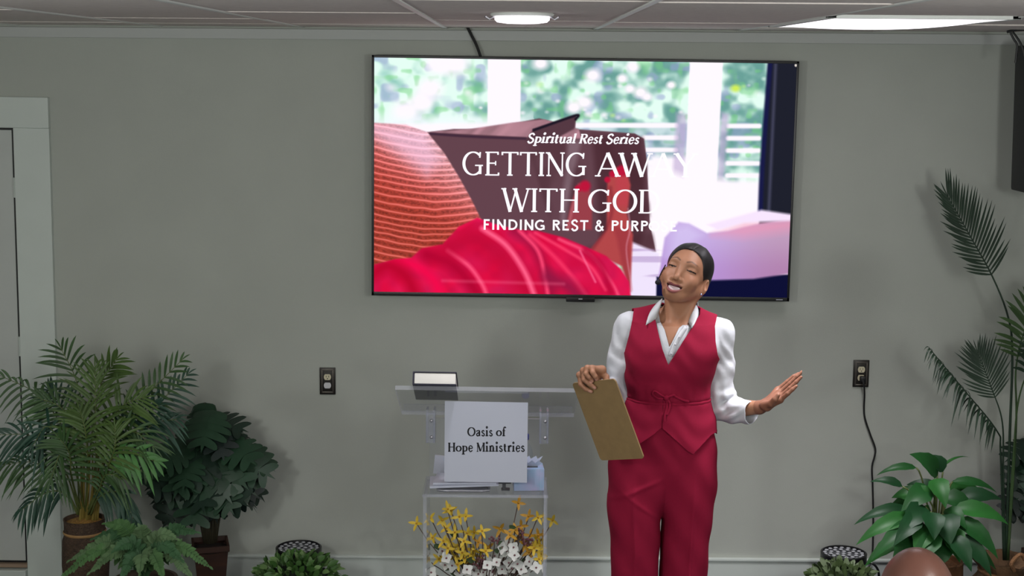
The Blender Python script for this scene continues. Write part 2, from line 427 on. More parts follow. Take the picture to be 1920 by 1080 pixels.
def lettering(text, T=.14, t=.05, serif=True, track=0.06, slant=0.0):
    """Ribbon quads in letter units (cap height 1): vertices (x, y), faces, total width."""
    vs, fs, x0 = [], [], 0.0
    for ch in text:
        if ch == ' ': x0 += .30 + track; continue
        S, a = glyph(ch, T, t, serif)
        if ch.islower():                           # the small letters were drawn on a lower body: bring them to 0.68 of the capitals
            S = [([(x * 1.26, y * 1.44) for x, y in p_], w_ and w_ * 1.0) for p_, w_ in S]; a *= 1.26
        for pts, w in S:
            pts = [np.array(p, float) for p in pts]; n0 = len(vs); k = len(pts)
            for i in range(k):
                d = pts[min(i + 1, k - 1)] - pts[max(i - 1, 0)]; d = d / (np.linalg.norm(d) + 1e-9)
                if i in (0, k - 1) and np.allclose(pts[0], pts[-1]): d = pts[1] - pts[-2]; d = d / np.linalg.norm(d)
                ww = w if w else (t + (T - t) * abs(d[1]) ** 1.3 if serif else T)
                nrm = np.array([-d[1], d[0]]) * ww / 2
                for s in (1, -1):
                    q = pts[i] + s * nrm
                    vs.append((x0 + q[0] + slant * q[1], q[1]))
            for i in range(k - 1): fs.append((n0 + 2 * i, n0 + 2 * i + 1, n0 + 2 * i + 3, n0 + 2 * i + 2))
        x0 += a + track
    return np.array(vs), fs, x0 - track
# ================================================================== television
TVY = -0.075                                       # plane of its front
tvo = (P(697, 103, TVY) + P(1497, 115, TVY) + P(1481, 566, TVY) + P(697, 553, TVY)) / 4
TW = ((P(1497, 115, TVY) - P(697, 103, TVY)).length + (P(1481, 566, TVY) - P(697, 553, TVY)).length) / 2
TH = ((P(697, 103, TVY) - P(697, 553, TVY)).length + (P(1497, 115, TVY) - P(1481, 566, TVY)).length) / 2
ang = math.atan2(P(1497, 115, TVY).z - P(697, 103, TVY).z, TW)
TR = Matrix.Rotation(-ang, 3, 'Y')                 # hung very slightly crooked
tv = empty('television', tvo, 'large black flat television on the wall showing a sofa picture with white titles', 'television')
def tvp(u, v, d=0.0):                              # u right, v up in metres from the middle, d towards the room
    return tvo + TR @ Vector((u, -d, v))
b = MB()
b.box(tvo + TR @ Vector((0, 0.018, 0)), (TW, 0.032, TH), TR, 0.004)
b.box(tvo + TR @ Vector((0, 0.045, -0.1)), (TW * 0.62, 0.04, TH * 0.62), TR, 0.01)
b.build('body', M_black, tv)
bz = MB(); e = 0.011
for (u, v, w, h) in ((0, TH / 2 - e / 2, TW, e), (0, -TH / 2 + e * .8, TW, e * 1.6), (-TW / 2 + e / 2, 0, e, TH), (TW / 2 - e / 2, 0, e, TH)):
    bz.box(tvo + TR @ Vector((u, -0.0005, v)), (w, 0.007, h), TR, 0.0015)
bz.build('bezel', M_blackm, tv)
lb = MB().box(tvo + TR @ Vector((0.0, -0.001, -TH / 2 - 0.004)), (0.13, 0.02, 0.022), TR, 0.003).build('sensor_bar', M_black, tv)
MB().box(tvo + TR @ Vector((0.0, -0.0118, -TH / 2 - 0.001)), (0.018, 0.001, 0.005), TR).build('emblem', mat('emblem silver', rgb(200, 200, 205), 0.4), lb)
MB().box(tvo + TR @ Vector((TW / 2 - 0.045, -0.0045, -TH / 2 + 0.008)), (0.03, 0.001, 0.004), TR).build('badge', mat('badge silver', rgb(170, 170, 180), 0.4), tv)
mb = MB()
for s in (-0.3, 0.3): MB().box((tvo.x + s, -0.0135, tvo.z), (0.05, 0.023, 0.5)).build('wall_bracket', M_blackm, tv, smooth=False)

# the picture on the screen
sw, sh = TW - 2 * e, TH - 2.6 * e
v0 = (-TH / 2 + 1.6 * e + TH / 2 - e) / 2
NX, NY = 620, 350
uu, vv = np.meshgrid(np.linspace(0, 1, NX), np.linspace(0, 1, NY))
TL, TRp, BL = np.array([700.5, 107.5]), np.array([1491.5, 118.5]), np.array([699.5, 549.0])
X = TL[0] + uu * (TRp[0] - TL[0]) + vv * (BL[0] - TL[0]); Y = TL[1] + uu * (TRp[1] - TL[1]) + vv * (BL[1] - TL[1])
X = X - uu * vv * 6
rg = np.random.default_rng(5)
def vnoise(sx, sy, seed, x=X, y=Y):
    g = np.random.default_rng(seed).random((64, 64))
    a, b2 = x / sx, y / sy; i, j = np.floor(a).astype(int), np.floor(b2).astype(int); f, h = a - i, b2 - j
    f = f * f * (3 - 2 * f); h = h * h * (3 - 2 * h)
    G = lambda p, q: g[p % 64, q % 64]
    return (G(i, j) * (1 - f) + G(i + 1, j) * f) * (1 - h) + (G(i, j + 1) * (1 - f) + G(i + 1, j + 1) * f) * h
def poly(pts, soft=2.0):                           # soft coverage of a polygon
    ins = np.zeros(X.shape, bool); dist = np.full(X.shape, 1e9); n = len(pts)
    for k in range(n):
        (x1, y1), (x2, y2) = pts[k], pts[(k + 1) % n]
        c = ((y1 > Y) != (y2 > Y)) & (X < (x2 - x1) * (Y - y1) / ((y2 - y1) or 1e-9) + x1); ins ^= c
        t = np.clip(((X - x1) * (x2 - x1) + (Y - y1) * (y2 - y1)) / ((x2 - x1) ** 2 + (y2 - y1) ** 2 + 1e-9), 0, 1)
        dist = np.minimum(dist, np.hypot(X - x1 - t * (x2 - x1), Y - y1 - t * (y2 - y1)))
    return np.clip(0.5 + np.where(ins, dist, -dist) / soft, 0, 1)
def line(pts, w, soft=3.0):
    dist = np.full(X.shape, 1e9); pts = crv(pts, 24) if len(pts) > 2 else pts
    for (x1, y1), (x2, y2) in zip(pts[:-1], pts[1:]):
        t = np.clip(((X - x1) * (x2 - x1) + (Y - y1) * (y2 - y1)) / ((x2 - x1) ** 2 + (y2 - y1) ** 2 + 1e-9), 0, 1)
        dist = np.minimum(dist, np.hypot(X - x1 - t * (x2 - x1), Y - y1 - t * (y2 - y1)))
    return np.clip(0.5 + (w / 2 - dist) / soft, 0, 1)
I = np.zeros(X.shape + (3,))
def put_c(mask, c):
    global I
    c = np.asarray(c, float); I = I * (1 - mask[..., None]) + c * mask[..., None]
def sm(a, b2, x): t = np.clip((x - a) / (b2 - a), 0, 1); return t * t * (3 - 2 * t)
WHT = (253, 245, 253)
# trees through the windows
n1, n2, n3 = vnoise(16, 14, 1), vnoise(30, 26, 2), vnoise(9, 8, 3)
g = 0.6 * n2 + 0.40 * n1 + 0.10 * n3
bl = sm(660, 1000, X)
lo = np.stack([146 - 42 * bl, 204 - 46 * bl, 190 - 40 * bl], -1); hi = np.stack([225 + 0 * X, 252 + 0 * X, 240 + 0 * X], -1)
k = sm(0.30, 0.75, g + 0.25 * (1 - sm(720, 1080, X)))[..., None]
I = lo * (1 - k) + hi * k
k = sm(0.6, 0.85, vnoise(20, 18, 9))[..., None] * .55; I = I * (1 - k) + np.array((150, 160, 205)) * k
k = sm(0.62, 0.9, vnoise(13, 12, 12))[..., None] * .5; I = I * (1 - k) + np.array((120, 205, 130)) * k
rb = random.Random(3)
for q in range(50):
    x, y = rb.uniform(700, 1440), rb.uniform(110, 225); r = rb.uniform(3, 7 + 7 * (x < 950))
    put_c(np.clip(1.2 - np.hypot((X - x) / 1.3, Y - y) / r, 0, 1) * rb.uniform(.3, .8), rb.choice([WHT, WHT, (235, 255, 245), (200, 240, 140)] if rb.random() < .5 else [WHT]))
for (x, y, r) in ((805, 165, 22), (790, 190, 20), (760, 210, 26), (850, 118, 26), (820, 120, 22), (1012, 118, 14), (1110, 140, 14), (1095, 190, 14), (1075, 200, 14), (1185, 125, 11), (1165, 146, 9), (1180, 165, 9), (1212, 180, 9), (1257, 158, 8), (1200, 172, 12)):
    put_c(np.clip(1.5 - np.hypot((X - x) / 1.25, Y - y) / r * 1.2, 0, 1), WHT)
k = sm(200, 232, Y) * (X < 1000) * .8; put_c(k, (240, 248, 252))
put_c(np.clip(1.4 - np.hypot((X - 1378) / 1.3, Y - 164) / 7, 0, 1), (205, 235, 90))
# railing, posts, curtain
put_c(sm(330, 350, Y) * (X > 1180), WHT)
put_c(poly([(1075, 228), (1300, 228), (1300, 360), (1200, 360), (1075, 262)], 6) * .35, (150, 160, 195))
for (y, xl) in ((233, 1060), (256, 1208), (279, 1212), (303, 1215), (326, 1215)):
    put_c(line([(xl, y), (1268, y)], 9, 4), WHT); put_c(line([(1366, y + 1), (1424, y + 1)], 9, 4), WHT)
put_c(poly([(1222, 290), (1330, 290), (1330, 345), (1216, 345)], 14), WHT)
put_c(poly([(1268, 210), (1288, 212), (1284, 345), (1262, 345)], 8) * .6, (185, 165, 205))
put_c(poly([(1352, 208), (1366, 212), (1360, 340), (1346, 340)], 8) * .6, (190, 165, 210))
put_c(poly([(913, 90), (975, 90), (975, 245), (913, 245)], 3), WHT)
put_c(poly([(1292, 90), (1354, 90), (1346, 350), (1286, 350)], 3), WHT)
put_c(poly([(690, 232), (1000, 228), (1000, 250), (690, 262)], 8), WHT)
put_c(poly([(1212, 300), (1290, 330), (1432, 340), (1432, 480), (1200, 480)], 16), WHT)
put_c(poly([(1439, 90), (1500, 90), (1500, 420), (1428, 420), (1432, 330)], 4), (30, 32, 44))
put_c(line([(1442, 110), (1432, 300), (1430, 395)], 9, 5), (24, 26, 70))
put_c(line([(1452, 120), (1446, 395)], 5, 6) * .6, (95, 95, 125))
# brown sofa cushions
put_c(poly([(800, 246), (850, 240), (905, 240), (980, 226), (1010, 220), (1040, 227), (1080, 213), (1078, 240), (1190, 248), (1208, 258), (1214, 300), (1222, 420), (1234, 472), (1130, 480), (890, 470)], 2.5), (98, 66, 76))
k = poly([(800, 246), (1000, 256), (1090, 258), (1085, 240), (1020, 222), (960, 228), (880, 240)], 3); put_c(k, np.array((168, 122, 134)) * (0.85 + 0.3 * vnoise(12, 40, 21, X + Y, Y))[..., None])
put_c(line([(806, 249), (880, 254), (985, 258)], 4, 4), (60, 38, 56)); put_c(poly([(1000, 240), (1078, 214), (1076, 240), (1035, 262), (985, 262)], 4), (84, 56, 66)); put_c(line([(1000, 242), (1078, 215), (1079, 222)], 5, 3), (28, 22, 36))
k = poly([(985, 260), (1210, 260), (1222, 400), (1234, 470), (1050, 470)], 8) * sm(0.3, 0.8, vnoise(30, 30, 30)) * .55; put_c(k, (74, 44, 52))
put_c(poly([(1065, 262), (1090, 262), (1075, 330), (1060, 420), (1052, 420)], 10) * .5, (150, 130, 140)); put_c(poly([(1110, 250), (1205, 256), (1216, 420), (1200, 470), (1130, 470)], 12) * .55, (66, 34, 42))
# bed linen at the right
put_c(poly([(1180, 450), (1240, 475), (1245, 560), (1180, 560)], 6), (236, 224, 248))
k = sm(0.4, .7, vnoise(60, 7, 40, X + 2 * Y, Y)) * poly([(1180, 455), (1260, 475), (1260, 525), (1185, 515)], 8) * .7; put_c(k, (185, 160, 205))
put_c(poly([(1236, 520), (1500, 515), (1500, 580), (1236, 580)], 3), (14, 16, 52))
lav = np.stack([198 - 16 * sm(420, 520, Y) - 8 * sm(1300, 1480, X), 172 - 26 * sm(430, 520, Y) - 18 * sm(1300, 1480, X), 226 - 14 * sm(430, 520, Y) - 40 * sm(1300, 1480, X)], -1)
lp = poly([(1250, 445), (1276, 415), (1296, 418), (1330, 436), (1370, 432), (1420, 420), (1500, 405), (1500, 512), (1420, 524), (1330, 527), (1240, 520)], 5)
I = I * (1 - lp[..., None]) + lav * lp[..., None]
put_c(poly([(1340, 440), (1400, 415), (1500, 408), (1500, 430), (1400, 445)], 22) * .6, (236, 150, 180))
put_c(poly([(1270, 425), (1295, 420), (1320, 440), (1290, 470), (1255, 480)], 20) * .4, (222, 214, 250))
put_c(poly([(1330, 420), (1432, 392), (1500, 402), (1500, 412), (1400, 416), (1350, 430)], 6), (244, 226, 250))
# ribbed orange pillow
op = poly([(690, 228), (760, 232), (800, 246), (832, 285), (860, 330), (885, 375), (903, 412), (880, 450), (800, 500), (700, 520), (690, 520)], 3)
gx2 = sm(-60, 130, (X - 700) * .55 - (Y - 250) * .9 + 60)
base = np.stack([178 + 62 * gx2, 66 + 110 * gx2 ** 1.6, 52 + 130 * gx2 ** 1.5], -1)
wob = Y - 14 * np.sin((X - 690) / 95) + 3 * vnoise(22, 22, 50) + (X - 800) ** 2 * .0006
rib = 0.5 + 0.5 * np.sin(wob * 2 * PI / 12.5 + 1.2 * np.sin(wob / 17.0)); gr = vnoise(3, 2.2, 51)
base = base * (0.80 + 0.20 * rib + 0.28 * (gr - .5) * (rib < .6))[..., None] + (np.array((70, 60, 66)) * (rib ** 8 * .75)[..., None])
k = sm(0.2, .9, poly([(690, 225), (800, 240), (830, 300), (800, 330), (690, 250)], 60)); base = base * (1 - .6 * k[..., None]) + np.array((246, 205, 236)) * .6 * k[..., None]
I = I * (1 - op[..., None]) + np.clip(base, 0, 255) * op[..., None]
# legs and feet
for pts, c in (([(1140, 335), (1158, 312), (1172, 312), (1184, 345), (1178, 400), (1190, 440), (1186, 548), (1170, 500), (1108, 470), (1140, 430)], (176, 70, 72)), ([(1062, 430), (1072, 380), (1085, 342), (1102, 340), (1112, 372), (1112, 430)], (150, 62, 72))):
    put_c(poly(pts, 5), c)
put_c(poly([(1150, 420), (1182, 430), (1188, 548), (1175, 520), (1160, 450)], 8) * .6, (150, 50, 60)); put_c(line([(1112, 470), (1138, 430), (1150, 390), (1146, 350)], 6, 6) * .5, (120, 36, 48)); put_c(line([(1066, 430), (1076, 385), (1086, 350)], 5, 5) * .5, (200, 120, 130)); put_c(poly([(1154, 320), (1180, 330), (1180, 385), (1160, 385)], 10) * .5, (196, 60, 78))
put_c(line([(1180, 390), (1184, 430), (1178, 470), (1190, 545)], 3, 3) * .5, (220, 150, 170))
for (x, y, r) in ((1168, 318, 11), (1150, 324, 7), (1098, 347, 11), (1085, 352, 7), (1140, 335, 6)): put_c(np.clip(2 - np.hypot(X - x, Y - y) / r * 1.6, 0, 1), (186, 22, 58))
# red blanket
rp = poly([(690, 500), (740, 487), (770, 484), (790, 466), (830, 458), (860, 425), (895, 408), (930, 420), (975, 430), (1010, 432), (1060, 445), (1100, 462), (1140, 480), (1168, 505), (1184, 530), (1188, 560), (690, 560)], 4)
rcol = np.stack([214 + 20 * (n1 - .5), 12 + 14 * n2, 62 + 20 * n2], -1)
I = I * (1 - rp[..., None]) + rcol * rp[..., None]
for pts, w, c, a in (([(735, 492), (780, 500), (815, 530), (825, 560)], 20, (240, 10, 74), .9), ([(690, 520), (725, 500), (760, 520), (780, 560)], 26, (182, 6, 44), .9), ([(800, 478), (845, 494), (880, 530), (900, 560)], 26, (170, 4, 46), .8), ([(840, 470), (880, 500), (905, 535), (915, 560)], 8, (252, 82, 124), .9), ([(845, 460), (900, 450), (960, 500), (1000, 560)], 46, (186, 10, 52), .75), ([(905, 428), (950, 460), (985, 510), (1006, 560)], 10, (254, 96, 136), .95),
                     ([(965, 432), (1000, 460), (1030, 520), (1040, 560)], 20, (150, 18, 60), .7), ([(975, 432), (1010, 470), (1024, 520), (1030, 555)], 7, (250, 70, 114), .9), ([(995, 440), (1040, 480), (1080, 525), (1105, 560)], 8, (246, 54, 100), .8), ([(1030, 520), (1070, 540), (1090, 560)], 26, (142, 24, 66), .8), ([(1005, 436), (1065, 470), (1110, 500), (1140, 545)], 6, (252, 70, 112), .7), ([(1050, 448), (1110, 478), (1150, 530), (1165, 558)], 6, (255, 90, 130), .7), ([(1100, 470), (1130, 500), (1150, 550)], 12, (176, 8, 54), .7), ([(860, 425), (895, 408), (935, 425)], 10, (244, 20, 86), .6), ([(1090, 470), (1120, 530)], 4, (250, 110, 150), .7)):
    put_c(line(pts, w, w * .8) * a * rp, c)
put_c(line([(830, 528), (1060, 534)], 5, 6) * .3 * rp, (255, 130, 160))
put_c(np.clip(2 - np.hypot(X - 1490, Y - 121.5) / 1.6, 0, 1), (235, 225, 215))
I = np.clip(I, 0, 255) / 255.0
L = np.where(I <= 0.04045, I / 12.92, ((I + 0.055) / 1.055) ** 2.4)
verts = [tvp((-.5 + a) * sw, v0 + (.5 - c) * sh, 0.0022) for c, a in zip(vv.ravel(), uu.ravel())]
ix = np.arange(NX * NY).reshape(NY, NX)
faces = np.stack([ix[:-1, :-1], ix[1:, :-1], ix[1:, 1:], ix[:-1, 1:]], -1).reshape(-1, 4).tolist()
cols = np.concatenate([L.reshape(-1, 3), np.ones((NX * NY, 1))], 1)
def px_uv(x, y):                                   # a point of the picture -> screen fractions
    A = np.array([[TRp[0] - TL[0], BL[0] - TL[0]], [TRp[1] - TL[1], BL[1] - TL[1]]])
    return np.linalg.solve(A, np.array([x, y]) - TL)
for text, x0, x1, yb, cap, kw in (('Spiritual Rest Series', 988, 1199, 266, 18, dict(T=.2, t=.09, slant=.22, track=.02)), ('GETTING', 868, 1103, 327, 45, dict(T=.128, t=.056, track=.03)), ('AWAY', 1120, 1310, 329, 45, dict(T=.128, t=.056, track=.0)),
                                  ('WITH', 943, 1091, 396, 45, dict(T=.128, t=.056, track=.03)), ('GOD', 1107, 1244, 398, 45, dict(T=.128, t=.056, track=.03)), ('FINDING REST & PURPOSE', 907, 1277, 430, 20, dict(T=.17, t=.17, serif=False, track=.13))):
    tvs, tfs, wd = lettering(text, **kw); n0 = len(verts)
    for (x, y) in tvs:
        px = x0 + x / wd * (x1 - x0)
        q = px_uv(px, yb + .009 * (px - x0) - y * cap)
        verts.append(tvp((-.5 + q[0]) * sw, v0 + (.5 - q[1]) * sh, 0.0028))
    faces += [tuple(i + n0 for i in f) for f in tfs]
    cols = np.concatenate([cols, np.tile([[.98, .95, 1.0, 1]], (len(tvs), 1))])
me = bpy.data.meshes.new('screen'); me.from_pydata([tuple(v) for v in verts], [], faces)
at = me.color_attributes.new('tint', 'FLOAT_COLOR', 'POINT'); at.data.foreach_set('color', cols.astype(np.float32).ravel())
me.materials.append(attr_mat('screen picture', emission=1.05))
put('screen', me, tv)

# cable from the ceiling down behind the television
tag(MB().tube(spline([P(876, 50, -0.03), P(884, 66, -0.034), P(893, 84, -0.036), P(901, 106, -0.04), P(903, 118, -0.03)], 20), 0.0065, 8).build('television_cable', M_cable), 'black cable dropping from the ceiling to the top of the television', 'cable')
# ================================================================== clear lectern and what stands on it
M_acr = acrylic('clear acrylic', (0.955, 0.96, 0.975, 1), 0.05, 0.03)
M_acre = acrylic('acrylic edge', (0.88, 0.89, 0.94, 1), 0.2, 0.24)
M_acrb = acrylic('acrylic bracket', (0.90, 0.91, 0.95, 1), 0.12, 0.10)
M_hard = mat('fixing metal', rgb(200, 200, 205), 0.3, 0.8)
LY = -1.0
sx0, sx1 = P(795, 1000, LY - .17).x, P(1023, 1000, LY - .17).x
zs = 0.727
lc = empty('lectern', ((sx0 + sx1) / 2, LY, 0), 'clear acrylic lectern with a sloping top and white paper sign on its front', 'lectern')
def plate(name, c, s, rot=None, edge=True, par=lc):
    m = MB(); m.box(c, s, rot)
    m.m = [0] * 6
    ax = min(range(3), key=lambda i: s[i])         # the two broad faces are clear, the four edges frosty
    R = rot or Matrix.Identity(3)
    for fi, f in enumerate(m.f):
        n = (Vector(m.v[f[1]]) - Vector(m.v[f[0]])).cross(Vector(m.v[f[2]]) - Vector(m.v[f[0]])).normalized()
        if abs(n.dot(R.col[ax])) < 0.5: m.m[fi] = 1
    return m.build(name, [M_acr, M_acre], par, smooth=False)
plate('side_panel', (sx0, LY + .01, zs / 2), (0.014, 0.25, zs - 0.0125))
plate('side_panel', (sx1, LY + .01, zs / 2), (0.014, 0.25, zs - 0.0125))
plate('shelf', ((sx0 + sx1) / 2, LY + .01, zs), (sx1 - sx0 + 0.02, 0.26, 0.012))
plate('front_panel', ((sx0 + sx1) / 2 - 0.002, LY - 0.115, (zs + 1.04) / 2 - 0.003), (0.43, 0.009, 1.04 - zs))
plate('base_plate', ((sx0 + sx1) / 2, LY + .01, 0.008), (sx1 - sx0 + 0.06, 0.34, 0.014))
# sloping top: near edge high, far edge low
tn = (P(740, 726, LY - .2) + P(1084, 733, LY - .2)) / 2; tf = (P(748, 773, LY + .16) + P(1083, 779, LY + .16)) / 2
tw = (P(1084, 733, LY - .2) - P(740, 726, LY - .2)).length
ty = (tf - tn).normalized(); tx = Vector((1, 0, -0.008)).normalized(); tz = tx.cross(ty).normalized(); ty = tz.cross(tx)
RT = Matrix((tx, ty, tz)).transposed(); tl = (tf - tn).length
tc = (tn + tf) / 2
plate('reading_top', tc, (tw, tl, 0.016), RT)
def tp(u, v, w=0.0): return tc + RT @ Vector((u, v, w))      # u along, v towards the speaker, w above
plate('book_lip', tp(0, tl / 2 - 0.006, 0.02), (tw * 0.98, 0.010, 0.028), RT)
for px in (806, 1021):
    x = P(px, 760, LY - .17).x
    bk = MB()
    for s in (-0.014, 0.014):
        bk.box((x + s, LY - 0.09, 1.005), (0.008, 0.07, 0.13), bev=0.002)
    bk.box((x, LY - 0.125, 1.0), (0.036, 0.008, 0.12), bev=0.002)
    o = bk.build('bracket', M_acrb, lc)
    for z in (0.965, 1.03): MB().sphere((x + .004, LY - 0.131, z), 0.0065).build('screw', M_hard, o)
# the sign
M_paper = mat('white paper', rgb(226, 228, 240), 0.8)
M_ink = mat('black ink', rgb(18, 18, 24), 0.8)
SY = LY - 0.1265
s00, s10, s01 = P(834, 752, SY), P(990, 755, SY), P(833, 903, SY)
s11 = P(988, 905, SY)
sg = MB().prism([s00 + Vector((0, .0, 0)), s10, s11, s01], (0, 0.0015, 0)); nf = len(sg.f)
for text, x0, x1, yb, cap in (('Oasis of', 877, 948, 818, 17), ('Hope Ministries', 840, 984, 847, 17)):
    tvs, tfs, wd = lettering(text, T=.2, t=.085, track=.06)
    sg.mi = 1
    sg.add([P(x0 + x / wd * (x1 - x0), yb + .006 * x - y * cap, SY - 0.0003) for x, y in tvs], tfs)
o = sg.build('paper_sign', [mat('shade greyed white card', rgb(192, 196, 210), 0.8), M_ink], smooth=False)  # white paper with its shade put into a greyer base colour
tag(o, 'square shade-greyed white paper sign with two lines of black lettering on the lectern', 'sign')

# bible lying on the slope
bb = empty('bible', tp(-0.19, -0.08, 0.03), 'thick closed book with white pages and dark cover on the lectern top', 'book')
bx, bw, bl_, bt = -0.198, 0.165, 0.24, 0.052
bv = -tl / 2 - 0.02 + bl_ / 2
MB().box(tp(bx, bv, 0.0085 + bt / 2), (bw - 0.008, bl_ - 0.008, bt - 0.01), RT, 0.003).build('pages', mat('book pages', rgb(228, 226, 220), 0.8, var=0.05, scale=300, stretch=(1, 1, 30)), bb)
cv = MB()
for w in (0.0095, 0.0085 + bt - 0.003): cv.box(tp(bx, bv, w + 0.001), (bw, bl_, 0.004), RT, 0.0015)
cv.box(tp(bx - bw / 2, bv, 0.0085 + bt / 2), (0.005, bl_, bt), RT, 0.002)
cv.build('cover', mat('navy leather', rgb(38, 38, 58), 0.5, bump=.2, bscale=200), bb)
# shelf things
ZS = zs + 0.0065
def shelf_pt(px, py, z=ZS): return PZ(px, py, z)
pt = MB(); rnd = random.Random(8)
for k, (x, y, w, l, a) in enumerate(((-0.225, -1.015, .27, .15, .05), (-0.215, -1.02, .25, .15, -.06), (-0.2, -1.01, .2, .15, .1))):
    pt.box((x + .04, y, ZS + 0.024 + k * 0.012), (w, l, 0.008), Matrix.Rotation(a, 3, 'Z') @ Matrix.Rotation(-.03, 3, 'Y'), 0.001)
tag(pt.build('paper_stack', M_paper), 'loose stack of white papers on the left of the lectern shelf', 'papers')
ev = MB().box((-0.235, -0.9, ZS + 0.055), (0.15, 0.006, 0.09), Matrix.Rotation(.35, 3, 'X') @ Matrix.Rotation(.1, 3, 'Y'), 0.001)
ev.mi = 1; ev.add([Vector((-0.275, -0.9185, ZS + .092)), Vector((-0.20, -0.9215, ZS + .086)), Vector((-0.198, -0.912, ZS + .06)), Vector((-0.262, -0.913, ZS + .062))], [(0, 1, 2, 3)])
tag(ev.build('envelope', [M_paper, mat('envelope window', rgb(215, 225, 240), 0.3)]), 'white window envelope leaning behind the papers on the lectern shelf', 'envelope')
tr = MB()
path = [(-0.24 + .105 * math.cos(a) + .05, -1.09 + .05 * math.sin(a), ZS + 0.006) for a in [2 * PI * i / 28 for i in range(29)]]
path = [Vector((-0.185 + .10 * max(-1, min(1, 1.25 * math.cos(2 * PI * i / 40))), -1.055 + .035 * max(-1, min(1, 1.25 * math.sin(2 * PI * i / 40))), ZS + 0.0065)) for i in range(41)]
tr.tube(path, 0.006, 8, cap=False); tr.box((-0.185, -1.055, ZS + 0.004), (0.19, 0.065, 0.004))
tag(tr.build('tray', mat('silver tray', rgb(190, 186, 192), 0.22, 0.9)), 'small silver tray under the white papers on the lectern shelf', 'tray')
bt0 = PZ(962, 922, ZS); bt1 = PZ(1019, 922, ZS)
tb_ = empty('tissue_box', (bt0 + bt1) / 2, 'pale blue tissue box at the right end of the lectern shelf', 'tissue box')
w = (bt1 - bt0).x
tbx = MB(); cx, cy = (bt0.x + bt1.x) / 2, max(bt0.y, -1.095) + 0.058
tbx.box((cx, cy, ZS + 0.045), (w, 0.10, 0.088), Matrix.Rotation(0.06, 3, 'Z'), 0.003)
tbx.build('carton', mat('tissue carton', rgb(150, 196, 226), 0.5, scale=16, col2=rgb(196, 190, 226)), tb_)
MB().box((cx, cy, ZS + 0.0905), (w * .6, 0.05, 0.002), Matrix.Rotation(0.06, 3, 'Z')).build('opening', M_blackm, tb_)
tis = MB()
for k in range(9):
    a = -.5 + k / 8
    tis.add([(cx + a * w * .55, cy - .012, ZS + .09), (cx + a * w * .55, cy + .012, ZS + .09), (cx + a * w * .9 + .004 * (-1) ** k, cy + .025, ZS + .118 + .006 * (-1) ** k), (cx + a * w * .9, cy - .02, ZS + .112 - .006 * (-1) ** k)], [])
n = len(tis.v) // 4
for k in range(n - 1):
    for (p, q) in ((0, 3), (1, 2)): tis.f.append((4 * k + p, 4 * k + 4 + p, 4 * k + 4 + q, 4 * k + q)); tis.m.append(0)
tis.build('tissue', mat('tissue', rgb(206, 216, 236), 0.9), tb_)
# water bottle half hidden behind the sign
bo = PZ(984, 912, ZS); bo = Vector((bo.x, -0.898, ZS))
wb = empty('water_bottle', bo, 'clear bottle with a blue cap peeking from behind the paper sign', 'bottle')
MB().lathe([(0.001, 0.0), (0.031, 0.0), (0.033, 0.006), (0.033, 0.10), (0.031, 0.12), (0.024, 0.14), (0.013, 0.155), (0.013, 0.17)], bo, 24).build('bottle_body', acrylic('clear plastic', (.9, .93, .95, 1), .08, .06), wb)
MB().lathe([(0.016, 0.166), (0.0165, 0.168), (0.0165, 0.186), (0.014, 0.189), (0.001, 0.189)], bo, 24).build('cap', mat('blue cap', rgb(30, 50, 150), 0.4), wb)
# small black clip stand
q = PZ(944, 921, ZS)
ck = MB().box((q.x, q.y + .02, ZS + .031), (0.06, 0.02, 0.009), bev=.002).box((q.x + .002, q.y + .02, ZS + 0.0145), (0.014, 0.016, 0.028), bev=.002).box((q.x + .008, q.y + .02, ZS + 0.003), (0.034, 0.03, 0.005), bev=.001)
tag(ck.build('clip_stand', M_black), 'small black stand on the lectern shelf below the sign', 'stand')

# ================================================================== outlets, cord, loudspeaker
M_bronze = mat('bronze plate', rgb(44, 40, 36), 0.35, 0.4)
M_bronze2 = mat('bronze plate rim', rgb(92, 86, 80), 0.35, 0.5)
M_cream = mat('cream socket', rgb(214, 206, 176), 0.4)
def outlet(px, py, label, cover):
    c = P(px, py, 0); t = empty('wall_outlet', c, label, 'outlet', None)
    w, h = 0.073, 0.127
    MB().box((c.x, -0.004, c.z), (w, 0.008, h), bev=0.002).build('plate', M_bronze, t)
    r = MB()
    for s in (-1, 1):
        r.box((c.x + s * (w / 2 - .011), -0.0085, c.z), (0.006, 0.005, h - .018), bev=.0015); r.box((c.x, -0.0085, c.z + s * (h / 2 - .011)), (w - .018, 0.005, 0.007), bev=.0015)
    r.build('rim', M_bronze2, t)
    for k, s in enumerate((1, -1)):
        z = c.z + s * 0.0195
        cm_ = mat('safety cap', rgb(206, 206, 208), 0.4) if (cover and k == 1) else M_cream
        m = MB(); pts = []
        for i in range(28):
            a = 2 * PI * i / 28
            pts.append((c.x + 0.0165 * math.cos(a), -0.008, z + max(-.0135, min(.0135, 0.0175 * math.sin(a)))))
        m.prism(pts, (0, -0.003 if not (cover and k == 1) else -0.006, 0))
        so = m.build('safety_cap' if (cover and k == 1) else 'socket', cm_, t, smooth=False)
        if not (cover and k == 1):
            sl = MB()
            for sx in (-.006, .006): sl.box((c.x + sx, -0.0112, z + .003), (0.0022, 0.001, 0.008))
            sl.sphere((c.x, -0.0110, z - .007), (.0026, .001, .0026)); sl.build('slot', M_black, so)
    return c
outlet(614.5, 714, 'dark outlet plate left of the lectern, its lower socket capped white', True)
oc = outlet(1614, 700, 'dark outlet plate on the right with a black cord plugged in', False)
pc_ = empty('power_cord', (oc.x + .004, -.02, oc.z - .03), 'black power cord hanging from the right outlet down behind the leafy plant', 'cord')
MB().box((oc.x + .004, -0.026, oc.z - .021), (0.026, 0.028, 0.026), bev=.006).build('plug', M_black, pc_)
